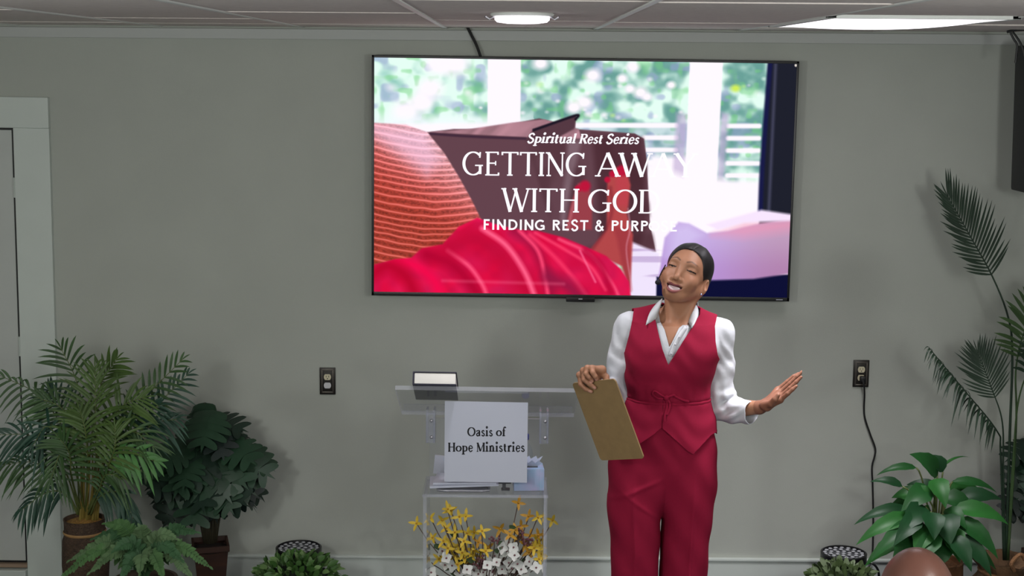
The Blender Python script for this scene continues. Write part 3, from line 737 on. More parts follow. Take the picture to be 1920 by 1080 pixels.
cord = [(1617, 710, -.04), (1620, 722, -.05), (1621, 740, -.03), (1620, 765, -.012), (1622, 785, -.01), (1632, 815, -.012), (1641, 840, -.014), (1640, 855, -.014), (1635, 875, -.012), (1636, 905, -.012), (1637, 945, -.015), (1637, 1000, -.02), (1634, 1050, -.04), (1620, 1078, -.10)]
MB().tube(spline([P(x, y, d) for x, y, d in cord], 60), 0.0042, 8).build('wire', M_cable, pc_)

M_cab = mat('speaker cabinet', rgb(15, 15, 19), 0.55, bump=.15, bscale=300)
SPY = -0.55
a0 = P(1903, 86, SPY + .26); a1 = P(1894, 356, SPY + .26)
sp = empty('loudspeaker', (a0.x + .14, SPY, (a0.z + a1.z) / 2), 'tall black loudspeaker hanging at the right edge near the ceiling', 'speaker')
spR = Matrix.Rotation(math.atan2(a0.x - a1.x, a0.z - a1.z) , 3, 'Y')
spc = (a0 + a1) / 2 + spR @ Vector((.15, -.13, 0)); hh = (a0 - a1).length
MB().box(spc, (0.30, 0.26, hh), spR, 0.012).build('cabinet', M_cab, sp)
MB().box(spc + spR @ Vector((0.01, -0.133, 0.0)), (0.26, 0.012, hh - .05), spR, 0.006).build('grille', mat('speaker grille', rgb(20, 20, 24), 0.7, bump=.5, bscale=500), sp)
MB().box(spc + spR @ Vector((.02, -.02, -hh / 2 - .006)), (0.24, 0.2, 0.014), spR, 0.004).build('foot_plate', M_blackm, sp)
hb = MB(); tz_ = (spc + spR @ Vector((0, 0, hh / 2))).z
hb.box((spc.x + .02, spc.y, (tz_ + CEIL) / 2), (.04, .04, CEIL - tz_ + .004)); hb.box((spc.x + .02, spc.y, CEIL - .008), (.12, .12, .01))
hb.build('ceiling_bracket', M_blackm, sp)
wires = MB()
for pts in ([(1894, 60), (1901, 74), (1907, 84), (1906, 100), (1904, 118)], [(1899, 60), (1910, 75), (1918, 92), (1922, 110)]):
    wires.tube(spline([P(x, y, SPY - .02) for x, y in pts], 14), 0.0045, 6)
wires.tube(spline([P(1888, 60, SPY - .02), P(1905, 56, SPY - .02), P(1935, 55, SPY)], 10), 0.006, 6)
wires.build('wire', M_cable, sp)
# black stage uplights standing on the floor against the wall
def uplight(px, py, Yp, label):
    c = P(px, py, Yp); t = empty('stage_light', (c.x, c.y, 0), label, 'stage light', 'stage uplights by the wall')
    h = c.z
    MB().lathe([(0.06, 0.03), (0.085, 0.05), (0.1, h - .05), (0.104, h - .045), (0.104, h), (0.096, h + .004), (0.094, h - .012), (0.001, h - .012)], (c.x, c.y, 0), 40, close=False).build('housing', M_blackm, t)
    MB().lathe([(0.001, h - .008), (0.093, h - .008)], (c.x, c.y, 0), 40, close=False).build('reflector', mat('reflector', rgb(92, 94, 100), 0.3, 0.5), t)
    ld = MB(); rows = 5
    for r, n in ((0, 1), (.03, 6), (.058, 12), (.084, 18)):
        for k in range(n):
            a = 2 * PI * k / n + r * 9
            ld.sphere((c.x + r * math.cos(a), c.y + r * math.sin(a), h - .004), (.010, .010, .004), 8, 4)
    ld.build('lens', mat('led lens', rgb(165, 168, 172), 0.3), t)
    br = MB()
    br.tube([Vector((c.x + .112 * math.cos(a), c.y, .12 + .10 * math.sin(a) * (1 if math.sin(a) < 0 else .9))) for a in [PI + PI * i / 16 for i in range(17)]], .007, 6)
    br.tube(spline([(c.x + .1, c.y - .02, h - .045), (c.x + .125, c.y - .03, h - .04), (c.x + .15, c.y - .04, h - .07), (c.x + .155, c.y - .04, .08), (c.x + .15, c.y - .02, .01)], 24), .006, 6)
    br.build('handle', M_blackm, t)
    return c
uplight(560, 1026, -.22, 'black stage light standing beside the dark-leaved potted plant at left')
uplight(1582, 1036, -.22, 'black stage light standing beside the peace lily at right')
# ================================================================== smooth solids: distance fields and their surfaces
def _n(p): return np.asarray(p, dtype=np.float32)
def s_cone(p, a, b, ra, rb):                       # capsule whose radius changes along its length
    a, b = _n(a), _n(b); ab = b - a
    t = np.clip(((p - a) @ ab) / (ab @ ab), 0, 1)
    return np.linalg.norm(p - a - t[:, None] * ab, axis=1) - (ra + (rb - ra) * t)
def s_ball(p, c, r): return np.linalg.norm(p - _n(c), axis=1) - r
def s_ell(p, c, r, R=None):
    q = p - _n(c)
    if R is not None: q = q @ _n(R)                # R columns are the ellipsoid's axes
    r = _n(r)
    k0 = np.linalg.norm(q / r, axis=1); k1 = np.linalg.norm(q / (r * r), axis=1) + 1e-9
    return np.where(k0 < 1e-3, -r.min(), k0 * (k0 - 1) / k1)
def u(a, b, k=0.0):                                # smooth union
    if k <= 0: return np.minimum(a, b)
    h = np.maximum(k - np.abs(a - b), 0) / k
    return np.minimum(a, b) - h * h * k * 0.25
def sub(a, b, k=0.0): return -u(-a, b, k)          # smooth a minus b
def chain(p, pts, rs, k=0.0):
    d = None
    for i in range(len(pts) - 1):
        c = s_cone(p, pts[i], pts[i + 1], rs[i], rs[i + 1])
        d = c if d is None else u(d, c, k)
    return d
def smooth_table(zs, vals):                        # monotone-ish smooth interpolation of a table over z
    zs, vals = np.asarray(zs, float), np.asarray(vals, float); o = np.argsort(zs); zs, vals = zs[o], vals[o]
    m = np.gradient(vals, zs)
    def f(z):
        z = np.clip(z, zs[0], zs[-1]); i = np.clip(np.searchsorted(zs, z) - 1, 0, len(zs) - 2)
        h = zs[i + 1] - zs[i]; t = (z - zs[i]) / h
        return (2 * t ** 3 - 3 * t ** 2 + 1) * vals[i] + (t ** 3 - 2 * t ** 2 + t) * h * m[i] + (-2 * t ** 3 + 3 * t ** 2) * vals[i + 1] + (t ** 3 - t ** 2) * h * m[i + 1]
    return f

def isosurface(f, lo, hi, h, bs=12, slack=1.6):
    """Surface nets over a block-sparse grid: vertices (N,3) and quads (M,4) of f = 0."""
    lo = np.asarray(lo, np.float32); nb = np.ceil((np.asarray(hi) - lo) / h / bs).astype(int); n = nb * bs
    B = np.stack(np.meshgrid(*[np.arange(k) for k in nb], indexing='ij'), -1).reshape(-1, 3)
    fc = f((lo + (B * bs + (bs - 1) / 2) * h).astype(np.float32))
    act = np.abs(fc) < slack * bs * h * 0.87
    V = np.empty(tuple(n), np.float32)
    V.reshape(nb[0], bs, nb[1], bs, nb[2], bs)[:] = np.where(fc < 0, -1, 1).astype(np.float32).reshape(tuple(nb))[:, None, :, None, :, None]
    loc = np.stack(np.meshgrid(*[np.arange(bs)] * 3, indexing='ij'), -1).reshape(-1, 3)
    A = B[act]
    for s in range(0, len(A), 96):
        blk = A[s:s + 96]
        pts = (blk[:, None, :] * bs + loc[None]).reshape(-1, 3)
        v = f((lo + pts * h).astype(np.float32)).astype(np.float32)
        V[pts[:, 0], pts[:, 1], pts[:, 2]] = v
    S = V < 0
    C = [(i, j, k) for i in (0, 1) for j in (0, 1) for k in (0, 1)]
    sl = lambda c: tuple(slice(x, m - 1 + x) for x, m in zip(c, n))
    cnt = np.zeros(tuple(n - 1), np.int8)
    for c in C: cnt += S[sl(c)]
    cells = np.argwhere((cnt > 0) & (cnt < 8)); del cnt
    cv = np.stack([V[cells[:, 0] + c[0], cells[:, 1] + c[1], cells[:, 2] + c[2]] for c in C], 1)
    acc = np.zeros((len(cells), 3), np.float32); num = np.zeros(len(cells), np.float32)
    for i in range(8):
        for j in range(i + 1, 8):
            d = np.array(C[j]) - np.array(C[i])
            if np.abs(d).sum() != 1: continue
            a, b = cv[:, i], cv[:, j]; m = (a < 0) != (b < 0)
            t = np.where(m, a / np.where(m, a - b, 1), 0)
            acc += np.where(m[:, None], np.array(C[i], np.float32) + t[:, None] * d.astype(np.float32), 0); num += m
    P_ = lo + (cells + acc / num[:, None]) * h
    key = (cells[:, 0] * (n[1] - 1) + cells[:, 1]) * (n[2] - 1) + cells[:, 2]
    def vid(c): return np.searchsorted(key, (c[:, 0] * (n[1] - 1) + c[:, 1]) * (n[2] - 1) + c[:, 2])
    Q = []
    for ax in range(3):
        e = [0, 0, 0]; e[ax] = 1; o1, o2 = [(1, 2), (2, 0), (0, 1)][ax]
        a = S[tuple(slice(0, m - 1) if k == ax else slice(1, m - 1) for k, m in enumerate(n))]
        b = S[tuple(slice(1, m) if k == ax else slice(1, m - 1) for k, m in enumerate(n))]
        E = np.argwhere(a != b)
        flip = ~a[tuple(E.T)]
        E = E + np.array([0 if k == ax else 1 for k in range(3)])
        d1, d2 = np.zeros(3, int), np.zeros(3, int); d1[o1] = 1; d2[o2] = 1
        q = np.stack([vid(E - d1 - d2), vid(E - d2), vid(E), vid(E - d1)], 1)
        q[flip] = q[flip][:, ::-1]
        Q.append(q)
    return P_.astype(np.float64), np.concatenate(Q)

def clip_mesh(v, f, d):
    """Keep the part of a triangle mesh where d < 0, cutting triangles exactly."""
    if f.shape[1] == 4: f = np.concatenate([f[:, [0, 1, 2]], f[:, [0, 2, 3]]])
    d = np.where(np.abs(d) < 1e-7, 1e-7, d)
    ins = d[f] < 0; c = ins.sum(1)
    out = [f[c == 3]]; nv = [v]; nxt = len(v); cache = {}; newv = []
    def edge(a, b):
        nonlocal nxt
        k = (a, b) if a < b else (b, a)
        if k not in cache:
            t = d[k[0]] / (d[k[0]] - d[k[1]]); newv.append(v[k[0]] * (1 - t) + v[k[1]] * t); cache[k] = nxt; nxt += 1
        return cache[k]
    tri = []
    for t, m in zip(f[(c > 0) & (c < 3)], ins[(c > 0) & (c < 3)]):
        if m.sum() == 1:
            i = int(np.argmax(m)); a, b, e = t[i], t[(i + 1) % 3], t[(i + 2) % 3]
            tri.append((a, edge(a, b), edge(a, e)))
        else:
            i = int(np.argmin(m)); a, b, e = t[i], t[(i + 1) % 3], t[(i + 2) % 3]
            p, q = edge(a, b), edge(a, e)
            tri += [(p, b, e), (p, e, q)]
    if tri: out.append(np.array(tri))
    V2 = np.concatenate([v, np.array(newv)]) if newv else v; F2 = np.concatenate(out)
    used = np.unique(F2); m = np.full(len(V2), -1); m[used] = np.arange(len(used))
    return V2[used], m[F2]
def poly_sd(p, pts):                               # signed distance to a polygon, negative inside
    x, y = p[:, 0], p[:, 1]; ins = np.zeros(len(p), bool); D = np.full(len(p), 1e18); n = len(pts)
    for k in range(n):
        (x1, y1), (x2, y2) = pts[k], pts[(k + 1) % n]
        ins ^= ((y1 > y) != (y2 > y)) & (x < (x2 - x1) * (y - y1) / ((y2 - y1) or 1e-9) + x1)
        t = np.clip(((x - x1) * (x2 - x1) + (y - y1) * (y2 - y1)) / ((x2 - x1) ** 2 + (y2 - y1) ** 2 + 1e-12), 0, 1)
        D = np.minimum(D, np.hypot(x - x1 - t * (x2 - x1), y - y1 - t * (y2 - y1)))
    return np.where(ins, -D, D)
def np_mesh(name, v, f, mats, tint=None, mi=None):
    me = bpy.data.meshes.new(name); me.from_pydata(np.asarray(v).tolist(), [], np.asarray(f).tolist())
    for m in (mats if isinstance(mats, (list, tuple)) else [mats]): me.materials.append(m)
    me.polygons.foreach_set('use_smooth', [True] * len(me.polygons))
    if mi is not None: me.polygons.foreach_set('material_index', np.asarray(mi, np.int32))
    if tint is not None:
        a = me.color_attributes.new('tint', 'FLOAT_COLOR', 'POINT')
        a.data.foreach_set('color', np.concatenate([tint, np.ones((len(tint), 1))], 1).astype(np.float32).ravel())
    me.update(); return me
def thicken(o, t, offset=-1):                      # real cloth thickness, baked
    m = o.modifiers.new('thickness', 'SOLIDIFY'); m.thickness = t; m.offset = offset
    dg = bpy.context.evaluated_depsgraph_get(); me = bpy.data.meshes.new_from_object(o.evaluated_get(dg))
    o.modifiers.clear(); o.data = me
    return o
# ================================================================== the woman speaking
YW = -1.30
woman = empty('person', (P(1240, 1000, YW).x, YW, 0), 'woman in a crimson vest suit and white shirt speaking beside the lectern with open arm', 'person')
def W(px, py, dy=0.0): return np.array(P(px, py, YW + dy))
M_skin = attr_mat('skin', 0.5, spec=.35, bump=.12, bscale=500)
M_shirt = mat('white shirt cloth', rgb(194, 197, 203), 0.75, bump=.25, bscale=24)
M_vest = mat('crimson suit cloth', rgb(138, 22, 52), 0.85, var=.08, scale=500, spec=.15, bump=.08, bscale=600)

# ---- head, in its own frame: x to her left, -y forward, z up, origin between the eyes' height and the ears
HS = 1.09
hc = W(1286, 516, 0.0)
Rh = (Matrix.Rotation(math.radians(15.5), 3, 'Y') @ Matrix.Rotation(math.radians(-23), 3, 'Z') @ Matrix.Rotation(math.radians(-20), 3, 'X'))
RH = np.array(Rh)
def to_head(p): return ((p - _n(hc)) @ _n(RH)) / HS
def HP(x, y, z): return hc + RH @ (np.array((x, y, z)) * HS)
EX, EYY = .032, -.0715                             # eyeball centres
LIPU = ((0, -.0975, -.0690), (.012, -.0955, -.0690), (.024, -.0855, -.0712), (.0340, -.0755, -.0745)), (.0034, .0036, .0030, .0020)
LIPL = ((0, -.0935, -.0900), (.012, -.0915, -.0892), (.024, -.0835, -.0850), (.0340, -.0755, -.0760)), (.0046, .0044, .0034, .0020)
SMILE = 15.0
def f_head(p):
    q = to_head(p)
    m = q.copy(); m[:, 0] = np.abs(m[:, 0])
    d = s_ell(q, (0, .014, .032), (.0715, .092, .076))
    d = u(d, s_ell(q, (0, -.026, -.026), (.0575, .062, .078)), .03)
    d = u(d, s_ell(q, (0, -.063, -.092), (.021, .020, .015)), .035)
    d = u(d, s_cone(m, (.039, -.004, -.056), (.017, -.060, -.092), .016, .014), .03)
    d = u(d, s_ball(m, (.0375, -.060, -.034), .0220), .024)
    d = u(d, s_ell(m, (.022, -.0785, .0180), (.020, .009, .007)), .035)
    d = sub(d, s_ell(m, (EX, -.100, -.001), (.017, .014, .0105)), .016)
    d = u(d, s_cone(q, (0, -.0785, .010), (0, -.0990, -.037), .0072, .0090), .015)
    d = u(d, s_ball(q, (0, -.1005, -.0430), .0098), .007)
    d = u(d, s_ell(m, (.0128, -.0915, -.0455), (.0078, .0095, .0070)), .007)
    d = sub(d, s_ell(m, (.0060, -.0985, -.0545), (.0030, .005, .0030)), .003)
    # heavy lids over the eyeballs: she looks down past the camera
    lid = s_ell(m, (EX, EYY, 0), (.0172, .0148, .0140))
    d = u(d, np.maximum(lid, -(q[:, 2] + .0035)), .005)
    d = u(d, np.maximum(s_ell(m, (EX, EYY, 0), (.0168, .0142, .0136)), q[:, 2] + .0072), .004)
    # open smiling mouth: a hollow with lips around it
    r = q.copy(); r[:, 2] = q[:, 2] - SMILE * m[:, 0] ** 2
    d = u(d, s_ell(r, (0, -.071, -.073), (.035, .020, .021)), .02)
    d = sub(d, s_ell(r, (0, -.094, -.0798), (.0300, .021, .0104)), .004)
    lp = np.stack([m[:, 0], r[:, 1], r[:, 2]], 1)
    for L_ in (LIPU, LIPL): d = u(d, chain(lp, *L_), .005)
    d = u(d, s_ball(m, (.050, .018, -.036), .023), .02)
    # ears
    Re = np.array(Matrix.Rotation(math.radians(38), 3, 'Z') @ Matrix.Rotation(math.radians(-8), 3, 'X'))
    e = s_ell(m, (.0745, .012, -.016), (.0085, .0165, .0285), Re)
    e = sub(e, s_ell(m, (.0815, .003, -.012), (.005, .009, .016), Re), .004)
    d = u(d, e, .010)
    return d * HS
NB = W(1271, 600, .035)                            # base of the neck
def f_neck(p):
    a, b = HP(0, .022, -.055), NB
    d = s_cone(p, a, b, .050, .0585)
    for s in (-1, 1): d = u(d, s_cone(p, HP(s * .058, .02, -.05), W(1271 + s * 9, 612, -.035), .011, .009), .02)
    return d

# ---- torso under the clothes: table of the silhouette read off the picture, row by row
rows = [(596, 1196, 1338, .070), (612, 1186, 1341, .092), (632, 1181, 1340, .105), (655, 1176, 1340, .117), (682, 1175, 1337, .122), (712, 1175, 1331, .112), (740, 1180, 1327, .103), (760, 1174, 1331, .108), (790, 1164, 1334, .116), (817, 1155, 1337, .122), (850, 1147, 1342, .124), (890, 1141, 1345, .122), (940, 1139, 1340, .118), (1000, 1142, 1333, .112)]
tz = [W((a + b) / 2, y)[2] for y, a, b, c in rows]
t_c = smooth_table(tz, [(W(a, y)[0] + W(b, y)[0]) / 2 for y, a, b, c in rows])
t_a = smooth_table(tz, [(W(b, y)[0] - W(a, y)[0]) / 2 for y, a, b, c in rows])
t_b = smooth_table(tz, [c for y, a, b, c in rows])
ZTOP, ZBOT = tz[1], tz[-1]
SHL, SHR = W(1192, 606, .01), W(1337, 618, .01)
def f_torso(p, grow=0.0):
    z = np.clip(p[:, 2], ZBOT, ZTOP + .02)
    a, b, c = t_a(z) + grow, t_b(z) + grow, t_c(z)
    x, y = (p[:, 0] - c) / a, (p[:, 1] - YW) / b
    k = (np.abs(x) ** 2.3 + np.abs(y) ** 2.3 + 1e-9) ** (1 / 2.3)
    d = (k - 1) * np.minimum(a, b) * .92
    d = np.maximum(d, (p[:, 2] - (ZTOP + .01)) * .9); d = np.maximum(d, ZBOT - p[:, 2])
    for q in ((1219, 668), (1299, 670)): d = u(d, s_ell(p, W(q[0], q[1], -.066), (.062 + grow, .060 + grow, .062 + grow)), .05)
    sh = u(s_cone(p, SHL, W(1240, 596, .03), .046 + grow, .05 + grow), s_cone(p, SHR, W(1300, 602, .03), .046 + grow, .05 + grow), .03)
    sh = u(sh, s_cone(p, W(1218, 640, -.045), W(1318, 646, -.045), .055 + grow, .055 + grow), .04)
    d = u(d, sh, .05)
    return d
# arms
elR, wrR = W(1160, 752, .045), W(1112, 712, -.125)
elL, wrL = W(1352, 766, .015), W(1424, 764, -.095)
shR, shL = W(1180, 612, .015), W(1350, 624, .015)
def f_arms(p, grow=0.0):
    d = chain(p, (shR, (shR + elR) / 2, elR), (.046 + grow, .041 + grow, .036 + grow), .01)
    d = u(d, chain(p, (elR, elR * .6 + wrR * .4, wrR), (.036 + grow, .036 + grow, .025 + grow), .01), .02)
    d = u(d, chain(p, (shL, (shL + elL) / 2, elL), (.046 + grow, .041 + grow, .036 + grow), .01))
    d = u(d, chain(p, (elL, elL * .6 + wrL * .4, wrL), (.036 + grow, .034 + grow, .024 + grow), .01), .02)
    return d
# hands: (finger joints as pixels and depth), palm as a rounded slab of cones
def f_hand_left(p):
    wr = wrL; kn = [W(1458, 731, -.07), W(1462, 736, -.10), W(1464, 743, -.128), W(1463, 750, -.152)]
    pal = [W(1434, 756, -.085), W(1437, 759, -.115), W(1438, 763, -.135)]
    d = s_cone(p, wr, (pal[0] + pal[2]) / 2, .024, .022)
    for a in pal:
        for b in kn: d = u(d, s_cone(p, a, b, .0135, .0098), .008)
    tips = [(W(1476, 716, -.072), W(1488, 706, -.074), W(1497, 700.5, -.075)), (W(1481, 719, -.106), W(1494, 706, -.108), W(1504, 697, -.108)), (W(1481, 728, -.138), W(1493, 716, -.140), W(1502, 707, -.140)), (W(1477, 738, -.168), W(1486, 730, -.171), W(1493, 724, -.172))]
    for k, t in zip(kn, tips): d = u(d, chain(p, (k,) + t, (.0092, .0082, .0074, .0056), .003), .005)
    th = (W(1432, 760, -.13), W(1445, 757, -.162), W(1453, 749, -.178), W(1459, 741, -.180))
    d = u(d, chain(p, th, (.015, .0125, .0105, .0075), .004), .008)
    return d
# clipboard geometry first, since the right hand closes on it
CB = [W(1073, 718, -.185), W(1153, 710, -.335), W(1207, 857, -.345), W(1127, 863, -.195)]
cb_n = np.cross(CB[1] - CB[0], CB[3] - CB[0]); cb_n /= np.linalg.norm(cb_n); cb_n *= np.sign(-cb_n[1])
cb_u = (CB[1] - CB[0]) / np.linalg.norm(CB[1] - CB[0]); cb_v = (CB[0] - CB[3]) / np.linalg.norm(CB[0] - CB[3])
def CBP(px, py, off):                              # the point of the board (pushed out towards the room) behind a pixel
    d = np.array(ray(px, py)); e = np.array(EYE)
    t = ((CB[0] - e) @ cb_n) / (d @ cb_n)
    return e + d * t + cb_n * off
def f_hand_right(p):
    kn = [CBP(1110, 691, .000), CBP(1103, 690, .004), CBP(1096, 694, .006), CBP(1089, 702, .006)]
    wr = wrR; pal = [CBP(1117, 700, -.035), CBP(1109, 708, -.04), CBP(1100, 716, -.036)]
    d = s_cone(p, wr, (pal[0] + pal[2]) / 2, .026, .023)
    for a in pal:
        for b in kn: d = u(d, s_cone(p, a, b, .0125, .0102), .008)
    tips = [(CBP(1117, 696, .016), CBP(1121, 703, .015), CBP(1122, 709, .0105)), (CBP(1106, 697, .021), CBP(1111, 704, .019), CBP(1114, 712, .0105)), (CBP(1103, 708, .022), CBP(1111, 716, .019), CBP(1119, 725, .0105)), (CBP(1096, 717, .020), CBP(1104, 726, .017), CBP(1112, 732, .0098))]
    for k, t in zip(kn, tips): d = u(d, chain(p, (k,) + t, (.0102, .0095, .0086, .0068), .003), .004)
    d = u(d, chain(p, (CBP(1113, 706, -.04), CBP(1124, 714, -.036), CBP(1132, 726, -.020), CBP(1136, 736, -.0125)), (.015, .0125, .0105, .008), .004), .008)
    return d
def f_body(p):
    d = f_torso(p, -.014)
    d = u(d, f_neck(p), .03)
    d = u(d, f_head(p), .016)
    d = u(d, f_arms(p, 0), .03)
    d = u(d, f_hand_left(p), .010)
    return u(d, f_hand_right(p), .010)

allp = np.array([W(1130, 440, .2), W(1520, 1010, -.42), CBP(1080, 690, .05)])
blo = np.array([allp[:, 0].min() - .03, YW - .44, tz[9]]); bhi = np.array([allp[:, 0].max() + .01, YW + .17, W(1290, 448)[2] + .02])
bv, bf = isosurface(f_body, blo, bhi, .0022)
# natural colouring: lips, brows and lash lines; left hand darker
q = to_head(bv.astype(np.float32)); qa = q.copy(); qa[:, 0] = np.abs(qa[:, 0])
skin = np.tile(np.array(rgb(160, 114, 88)[:3]), (len(bv), 1))
def tint_on(mask, c):
    global skin
    mask = np.clip(mask, 0, 1)[:, None]; skin = skin * (1 - mask) + np.array(rgb(*c)[:3]) * mask
rz = q[:, 2] - SMILE * qa[:, 0] ** 2
ql = np.stack([qa[:, 0], q[:, 1], rz], 1)
dU, dL = chain(ql, *LIPU), chain(ql, *LIPL)
tint_on((.0014 - dU) / .0014, (96, 40, 46)); tint_on((.0016 - dL) / .0014, (140, 80, 80))
tint_on((q[:, 1] > -.089) * (s_ell(np.stack([q[:, 0], q[:, 1], rz], 1), (0, -.082, -.0798), (.0285, .03, .0108)) < 0) * (np.minimum(dU, dL) > .001), (60, 22, 26))
br = chain(np.stack([qa[:, 0], q[:, 1] * 0, q[:, 2]], 1), ((.013, 0, .0205), (.026, 0, .0270), (.046, 0, .0215)), (.0016, .0018, .0006))
tint_on((.0030 - br) / .003 * .55 * (q[:, 1] < -.05), (48, 32, 28))
lash = s_ell(qa, (EX, EYY, 0), (.0172, .0148, .0140)); tint_on((np.abs(q[:, 2] + .0038) < .0021) * (np.abs(lash) < .0035) * (q[:, 1] < EYY - .002), (30, 18, 18))
tint_on(np.clip(.028 - np.linalg.norm(qa - np.array((.040, -.072, -.032)), axis=1), 0, .02) * 12, (168, 106, 84))
hr = f_hand_right(bv.astype(np.float32)) ; hl = f_hand_left(bv.astype(np.float32))
for t_ in ((1122, 709), (1114, 712), (1119, 725), (1112, 732)): tint_on((.009 - np.linalg.norm(bv - CBP(t_[0], t_[1], .017), axis=1)) / .004, (190, 140, 124))
tint_on((hl < .004) * .6, (108, 64, 50))
np_me = np_mesh('skin', bv, bf, M_skin, skin)
body = put('body', np_me, woman)

# eyes, teeth
for s in (-1, 1):
    m = MB(); c = HP(s * EX, EYY, 0)
    m.sphere(c, .0128 * HS, 20, 14)
    m.mi = 1
    g = HP(s * EX - .001, EYY - .0126, -.0045); m.sphere(Vector(c) + (Vector(g) - Vector(c)).normalized() * .0095 * HS, (.0062 * HS, .0042 * HS, .0062 * HS), 12, 8, Rh)
    m.build('eye', [mat('eye white', rgb(170, 150, 142), 0.3), mat('iris', rgb(28, 18, 16), 0.2)], woman)
tm = MB(); vs, fs = [], []
for i in range(21):
    x = -.029 + .058 * i / 20
    yy = -.0865 + 14 * x * x
    for z in (-.0672, -.074, -.082, -.0890):
        vs.append(HP(x, yy + (.002 if z < -.07 else 0) + .0005 * abs(math.sin(i * PI / 2.5)), z + SMILE * x * x))
for i in range(20):
    for k in range(3): fs.append((i * 4 + k, i * 4 + k + 1, i * 4 + k + 5, i * 4 + k + 4))
tm.add(vs, fs); to_ = tm.build('teeth', mat('teeth', rgb(225, 200, 204), 0.3), woman, angle=None)
thicken(to_, .004, 0)

# hair: sleek, drawn back from the forehead
HL = ([-.065, -.03, -.022, -.012, 0, .03, .055, .072, .085, .1], [.070, .065, .055, -.012, -.031, -.045, -.054, -.065, -.087, -.12])
def f_hair(p):
    q = to_head(p)
    d = s_ell(q, (0, .018, .036), (.0795, .0985, .0825))
    d = u(d, s_ell(q, (0, .072, -.012), (.058, .05, .058)), .04)
    xs_ = np.abs(q[:, 0])
    yl = np.interp(q[:, 2], *HL)
    d = np.maximum(d, (yl - q[:, 1]) * .8)
    d = np.maximum(d, -(q[:, 2] + .055))
    ear = s_ell(np.stack([xs_, q[:, 1], q[:, 2]], 1), (.08, .008, -.020), (.024, .021, .032))
    d = sub(d, ear, .006)
    d = sub(d, s_ball(np.stack([xs_, q[:, 1], q[:, 2]], 1), (.068, .0, -.048), .034), .004)
    w = np.sin(q[:, 0] * 150 + np.sin(q[:, 1] * 40) * 1.5) * .0006
    part = .003 * np.exp(-((q[:, 0] - .022 - q[:, 1] * .2) / .0025) ** 2) * (q[:, 2] > .06)
    return (d + w + part) * HS
hv, hf = isosurface(f_hair, hc - .17, hc + .17, .0022)
M_hair = mat('dark hair', rgb(20, 16, 20), 0.42, var=.3, scale=60, stretch=(6, 1, 1), spec=.45, bump=.3, bscale=300)
put('hair', np_mesh('hair', hv, hf, M_hair), woman)
MB().sphere(HP(.0735, .004, -.046), .0042, 10, 6).build('earring', mat('earring', rgb(170, 180, 225), 0.15, .8), woman)

# ---- shirt: torso and sleeves, open at the throat
def wr_noise(p, d0, axis, amp):
    return amp * (np.sin(p[:, 2] * 95 + p[:, 0] * 60) * .6 + np.sin(p[:, 2] * 170 - p[:, 1] * 90 + 1.3) * .4)
cuR, cuL = wrR, W(1409, 773, -.085)
def f_sleeves(p):
    d = chain(p, (shR + np.array((-.002, 0, .0)), shR * .5 + elR * .5 + np.array((-.006, 0, 0)), elR + np.array((0, .004, -.004))), (.054, .057, .052), .015)
    d = u(d, chain(p, (elR, elR * .5 + wrR * .5, wrR * .93 + elR * .07), (.052, .047, .036), .01), .02)
    d2 = chain(p, (shL, shL * .55 + elL * .45 + np.array((.000, 0, 0)), elL + np.array((-.002, 0, .004))), (.055, .050, .050), .015)
    d2 = u(d2, chain(p, (elL, elL * .45 + cuL * .55, cuL * 1.08 - elL * .08), (.050, .045, .043), .01), .004)
    n_ = np.sin(p[:, 0] * 31 + 1.7) + np.sin(p[:, 2] * 23 + p[:, 1] * 37)
    d2 = u(d2, s_ell(p, W(1356, 737, .0), (.046, .045, .022)), .012)
    k = np.sin(p[:, 2] * 75 + p[:, 0] * 95 + 2.2 * n_) * .0012 * (1 + .6 * n_) + np.sin(p[:, 2] * 38 - p[:, 0] * 62 + 1.4 * n_) * .0022
    # gathered folds at the elbow of the lifted arm and the pinch below the upper arm
    e = np.exp(-((p[:, 0] - elL[0]) ** 2 + (p[:, 2] - elL[2]) ** 2) / .006)
    k = k + e * np.sin((p[:, 2] * .8 - p[:, 0] * .5) * 190 + n_) * .0032
    return np.minimum(d, d2) + k
def f_shirt(p): return u(f_torso(p, -.006), f_sleeves(p), .018)
sv, sf = isosurface(f_shirt, (W(1120, 700)[0] - .02, YW - .25, W(1250, 800)[2]), (W(1420, 700)[0] + .03, YW + .17, W(1270, 570)[2]), .003)
pxs = project(sv)
front = sv[:, 1] < YW + .03
neck_poly = [(1228, 540), (1312, 540), (1302, 570), (1298, 585), (1290, 601), (1273, 615), (1258, 646), (1255, 651), (1246, 618), (1238, 603), (1235, 588), (1236, 566)]
cut = np.where(front, -poly_sd(pxs, neck_poly) / 500, -(.062 - np.hypot(sv[:, 0] - NB[0], sv[:, 1] - NB[1] - .01)) if False else np.minimum(1, .2))
nd = np.linalg.norm((sv - NB) * np.array((1, 1, .35)), axis=1) - .060
cut = np.where(front, -poly_sd(pxs, neck_poly) / 500, -nd) 
cut = np.where(front, cut, np.where(sv[:, 2] > NB[2] - .05, -nd, -1))
for (cp, el) in ((wrR * .97 + elR * .03, elR), (cuL, elL)):      # sleeve ends
    ax = (cp - el) / np.linalg.norm(cp - el); near = np.linalg.norm(sv - cp, axis=1) < .09
    cut = np.where(near, np.maximum(cut, (sv - cp) @ ax), cut)
sv, sf = clip_mesh(sv, sf, cut)
shirt = put('shirt', np_mesh('shirt', sv, sf, M_shirt), woman)
thicken(shirt, .0022, -1)

